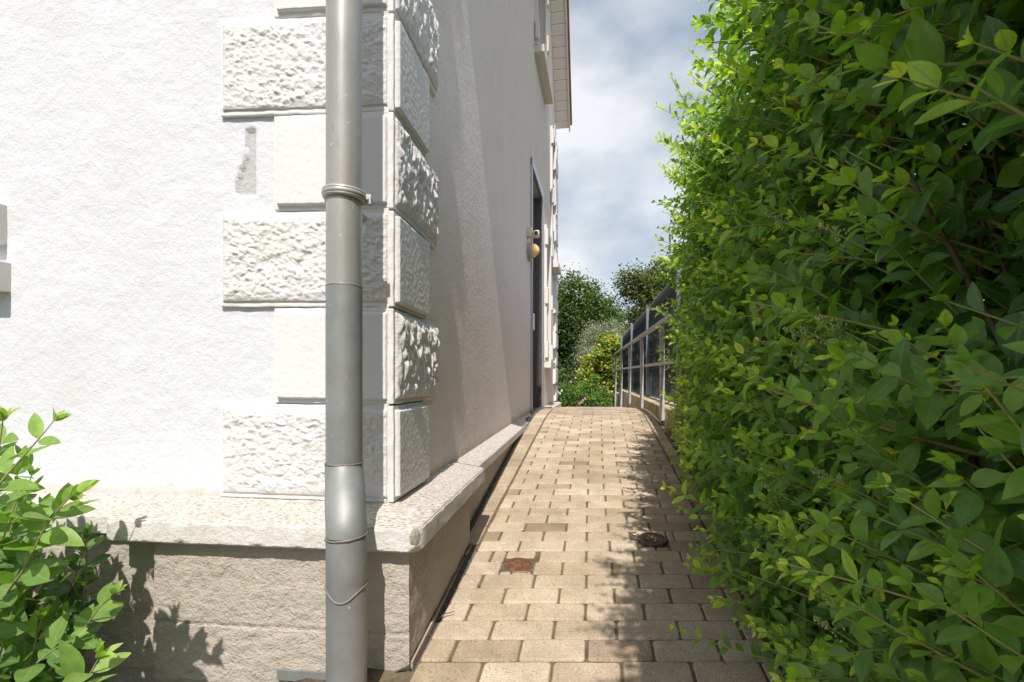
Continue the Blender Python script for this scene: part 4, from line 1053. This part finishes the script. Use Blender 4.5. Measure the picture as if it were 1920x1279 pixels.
# shrub at the lower left -------------------------------------------------
rng = random.Random(5)
sb = thing('shrub', 'leafy green shrub with upright pointed shoots in front of the wall', 'shrub', (-1.25, 1.2, .13))
Sx = Plant()
def sweep(px_list, Y0_, Y1_, leaf0, tone0, tone1, asp=.48, inter=.045, rad=.0035):
    """a stem through picture points placed at depth Y0..Y1"""
    n_ = len(px_list); pts = [np.array(px3(x, y, Y0_ + (Y1_ - Y0_) * i / (n_ - 1))) for i, (x, y) in enumerate(px_list)]
    tot = sum(np.linalg.norm(pts[i + 1] - pts[i]) for i in range(n_ - 1)); m_ = max(4, int(tot / inter)); res = []
    cum = [0]
    for i in range(n_ - 1): cum.append(cum[-1] + np.linalg.norm(pts[i + 1] - pts[i]))
    for k in range(m_ + 1):
        s = k / m_ * cum[-1]; i = max(j for j in range(n_ - 1) if cum[j] <= s + 1e-9); f_ = (s - cum[i]) / (cum[i + 1] - cum[i]); res.append(pts[i] * (1 - f_) + pts[i + 1] * f_)
    Sx.paths.append((res, [rad * (1 - .65 * k / m_) for k in range(m_ + 1)]))
    for k in range(1, m_ + 1):
        d_ = res[k] - res[k - 1]; d_ /= np.linalg.norm(d_); up = np.array((0, 0, 1.)); sd = np.cross(d_, np.array((0, -1., .3))); sd /= np.linalg.norm(sd); nn = np.cross(sd, d_)
        s = k / m_; ang = (k % 2) * math.pi / 2 * .8 + rng.gauss(0, .25) + .2
        for sg in (1, -1):
            o_ = (sd * math.cos(ang) + nn * math.sin(ang)) * sg; sp = .9 if s < .85 else .45
            l_ = leaf0 * (.8 + .3 * math.sin(math.pi * s)) * (1 if s < .9 else .62) * rng.uniform(.85, 1.15)
            Sx.leaf(res[k] + o_ * .003, d_ * (1.1 - .5 * sp) + o_ * sp + up * -.12, up * .75 + d_ * .3 + np.array((rng.gauss(0, .3), -.5 + rng.gauss(0, .3), rng.gauss(0, .2))), l_, l_ * asp * rng.uniform(.85, 1.15), min(1, max(0, tone0 + (tone1 - tone0) * s ** 1.5 + rng.gauss(0, .08))))
    for q in range(4):
        a = q * 1.57 + rng.random(); o_ = (sd * math.cos(a) + nn * math.sin(a)) * .45
        Sx.leaf(res[-1], d_ + o_, -o_ + up * .4, leaf0 * .55, leaf0 * .55 * asp * .75, min(1, tone1 + .1))
sweep([(-20, 1135), (60, 1000), (100, 930), (150, 880), (128, 905)][:1] + [(20, 1110), (60, 1035), (95, 960), (125, 900), (150, 925)][:1] + [(60, 1035), (95, 965), (130, 935)], 1.22, 1.12, 0.077, .45, .8)
sweep([(-60, 1250), (0, 1130), (50, 1060), (85, 985), (122, 942), (140, 925)], 1.15, 1.08, 0.083, .5, .85)
sweep([(-40, 960), (0, 905), (40, 860), (80, 815), (100, 790)], 1.22, 1.25, 0.070, .55, .85)
sweep([(-40, 1000), (-10, 900), (0, 830), (5, 790)], 1.05, 1.05, 0.073, .6, .9)
sweep([(60, 1290), (110, 1240), (150, 1190), (185, 1140), (210, 1115)], 1.20, 1.16, 0.062, .35, .7, .62)
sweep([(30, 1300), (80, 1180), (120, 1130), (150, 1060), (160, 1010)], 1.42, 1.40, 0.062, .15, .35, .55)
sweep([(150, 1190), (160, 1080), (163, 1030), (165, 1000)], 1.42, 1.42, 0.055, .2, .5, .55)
sweep([(100, 1330), (140, 1290), (170, 1262), (185, 1235)], 1.02, 1.0, 0.075, .75, 1.0)
sweep([(-30, 1100), (0, 1050), (40, 990), (75, 950)], 1.30, 1.28, 0.073, .35, .6)
sweep([(-60, 1180), (-20, 1080), (10, 1000), (30, 940)], 1.15, 1.15, 0.075, .5, .75)
sweep([(-50, 1300), (0, 1230), (60, 1180), (110, 1150)], 1.30, 1.28, 0.069, .25, .5, .6)
sweep([(0, 1330), (40, 1280), (80, 1230), (130, 1200)], 1.18, 1.15, 0.069, .35, .6, .65)
sweep([(-80, 1100), (-50, 1000), (-40, 900), (-30, 800)], 1.3, 1.3, 0.075, .3, .6)
for _ in range(16):  # rear shoots; low tone paints the shade there into the leaf colour
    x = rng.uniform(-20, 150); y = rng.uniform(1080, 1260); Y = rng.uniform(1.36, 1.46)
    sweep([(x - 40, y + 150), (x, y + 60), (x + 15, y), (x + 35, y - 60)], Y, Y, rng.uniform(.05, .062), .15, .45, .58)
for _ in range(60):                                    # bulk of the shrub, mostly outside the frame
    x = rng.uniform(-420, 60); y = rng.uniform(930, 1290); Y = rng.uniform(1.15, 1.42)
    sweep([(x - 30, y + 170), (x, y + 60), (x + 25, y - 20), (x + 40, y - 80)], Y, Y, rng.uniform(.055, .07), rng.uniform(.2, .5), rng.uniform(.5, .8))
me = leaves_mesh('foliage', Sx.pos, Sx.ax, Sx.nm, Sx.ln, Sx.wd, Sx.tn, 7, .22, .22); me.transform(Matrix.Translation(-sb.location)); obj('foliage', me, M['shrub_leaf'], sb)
me = tubes_mesh('stems', Sx.paths, 6); me.transform(Matrix.Translation(-sb.location)); obj('stems', me, M['shrub_stem'], sb)

# trees and bushes beyond the path -----------------------------------------
def tree(name, label, cat, base, height, crown, leaf, n_leaf, m_, seed, trunk_r=.15, group=None, tone=(.15, .85), clump=.9, asp=.6, parts_trunk=True):
    """crown: list of (dx, dy, z, rx, ry, rz) blobs; leaves sit in clumps through them"""
    rg = random.Random(seed); o_ = thing(name, label, cat, base, group); b = Vector(base)
    pos, ax, nm, ln, wd, tn = [], [], [], [], [], []; vol = [c[3] * c[4] * c[5] for c in crown]; tips = []
    ncl = max(20, int(n_leaf / 70))
    for _ in range(ncl):
        c_ = rg.choices(crown, vol)[0]
        while True:
            v = Vector((rg.uniform(-1, 1), rg.uniform(-1, 1), rg.uniform(-1, 1)))
            if .35 < v.length < 1: break
        cen = b + Vector((c_[0] + v.x * c_[3], c_[1] + v.y * c_[4], c_[2] + v.z * c_[5])); tips.append(cen)
        cr_ = clump * rg.uniform(.5, 1.2); tc_ = rg.uniform(*tone)
        for _k in range(70):
            q = Vector((rg.gauss(0, .42), rg.gauss(0, .42), rg.gauss(0, .30))) * cr_
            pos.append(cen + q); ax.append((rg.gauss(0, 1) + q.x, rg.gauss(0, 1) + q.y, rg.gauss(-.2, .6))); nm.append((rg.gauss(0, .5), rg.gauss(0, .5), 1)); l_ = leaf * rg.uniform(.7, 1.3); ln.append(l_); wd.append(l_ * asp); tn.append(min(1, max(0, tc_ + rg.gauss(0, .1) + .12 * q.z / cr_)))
    me_ = leaves_mesh('crown', pos, ax, nm, ln, wd, tn, 2, .3, .2); me_.transform(Matrix.Translation(-o_.location)); obj('crown', me_, m_, o_)
    paths = []; top = height * .6
    tr = [(b.x + .1 * math.sin(k * .8 + seed) * trunk_r * 4 * k / 8, b.y, b.z + top * k / 8) for k in range(9)]; paths.append((tr, [trunk_r * (1.15 - .75 * k / 8) for k in range(9)]))
    for cen in rg.sample(tips, min(26, len(tips))):
        s_ = Vector(tr[rg.randint(2, 8)]); mid = s_.lerp(cen, .5) + Vector((rg.gauss(0, .1), rg.gauss(0, .1), .12)) * height * .06
        paths.append(([tuple(s_), tuple(s_.lerp(mid, .5)), tuple(mid), tuple(mid.lerp(cen, .5)), tuple(cen)], [trunk_r * .38, trunk_r * .3, trunk_r * .22, trunk_r * .15, trunk_r * .05]))
    me_ = tubes_mesh('trunk', paths, 7); me_.transform(Matrix.Translation(-o_.location)); obj('trunk', me_, M['bark'], o_)
    return o_
def at(x, Y): return raypt(x, Y)
G2 = 'trees beyond the end of the path'
tree('broadleaf_tree', 'dense dark green broadleaf tree directly beside the end of the house', 'tree', (at(1070, 26), 26, -.2), 7.2, [(0, 0, 3.6, 2.3, 2, 2.9), (.8, 0, 3.2, 1.9, 2, 2.3), (-1.2, 0, 2.8, 2.0, 2, 3.1)], .16, 46000, M['tree_a'], 3, .22, G2, (.15, .9), .75)
tree('broadleaf_tree', 'lower green tree between the dark tree and the tall olive tree', 'tree', (at(1150, 30), 30, -.2), 6.0, [(0, 0, 3.0, 2.4, 2, 2.6), (1.6, 0, 2.6, 1.8, 1.6, 2.4)], .16, 18000, M['tree_a'], 9, .2, G2, (.3, 1), .7)
tree('broadleaf_tree', 'tall open olive-green tree rising behind the fence', 'tree', (at(1235, 22), 22, -.2), 8, [(0, 0, 4.7, 1.5, 1.4, 1.7), (-1.1, 0, 5.5, .7, .7, .6), (1.5, 0, 5.2, 1.6, 1.4, 1.6), (.2, 0, 2.6, 1.8, 1.4, 2.0)], .13, 42000, M['tree_b'], 15, .2, G2, (.1, .9), .55)
tree('broadleaf_tree', 'olive-green tree farther right behind the hedge', 'tree', (at(1330, 24), 24, -.2), 7, [(0, 0, 3.6, 2.4, 2, 2.6)], .16, 12000, M['tree_b'], 18, .2, G2, (.1, .8), .8)
tree('silver_willow', 'silvery grey-leaved shrub tree between dark tree and golden maple', 'shrub', (at(1128, 17), 17, -.2), 3.0, [(0, 0, 1.9, .85, .7, 1.2), (.55, 0, 2.3, .6, .5, .9)], .065, 22000, M['silver'], 22, .06, None, (.2, 1), .36, .28)
tree('golden_maple', 'yellow-green maple with golden tips beside the handrail end', 'tree', (at(1147, 14), 14, -.2), 2.6, [(-.10, 0, 2.05, .42, .4, .42), (-.35, 0, 1.5, .42, .4, .55), (.05, 0, 1.25, .32, .3, .7)], .085, 9000, M['gold'], 27, .05, None, (.1, 1), .26, .8)
tree('rose_bush', 'round green rose bush with pale flowers at the end of the path', 'bush', (at(1070, 11.5), 11.5, -.1), 1.0, [(-.05, 0, .55, .46, .4, .46), (.3, 0, .35, .4, .35, .4)], .05, 9000, M['bush'], 33, .02, None, (.1, .8), .2, .6)
tree('garden_bush', 'bright lime-green bush right of the rose bush', 'bush', (at(1110, 12.2), 12.2, -.15), 1.2, [(0, 0, .75, .32, .3, .5), (.25, 0, .4, .35, .3, .4)], .05, 7000, M['bush'], 39, .02, None, (.5, 1), .18, .6)
tree('garden_bush', 'dark bluish-green bush in the shade behind the rose bush', 'bush', (at(1085, 16), 16, -.2), 1.6, [(-.3, 0, .8, 1.0, .6, .7)], .07, 5000, M['tree_a'], 44, .03, None, (.3, .8), .3, .6)
# flowers on the rose bush: parts of it
rose = [o for o in C.objects if o.name == 'rose_bush'][0]
for nm_, m_, pts_ in (('white_flower', 'petal_white', [(1046, 735), (1050, 738), (1044, 742), (1053, 733)]), ('orange_flower', 'petal_orange', [(1070, 716), (1079, 709), (1098, 712)]), ('pink_flower', 'petal_pink', [(1093, 751), (1097, 748), (1090, 755), (1086, 757)])):
    for (x, y) in pts_:
        q = px3(x, y, 11.05); b_ = bmesh.new()
        for k in range(7):
            a = k * 2.4; mt = Matrix.Translation(q + Vector((math.cos(a) * .014, -.005, math.sin(a) * .014))) @ Matrix.Diagonal((.013, .008, .013, 1)); bmesh.ops.create_icosphere(b_, subdivisions=1, radius=1, matrix=mt)
        obj(nm_, b_, M[m_], rose, True)
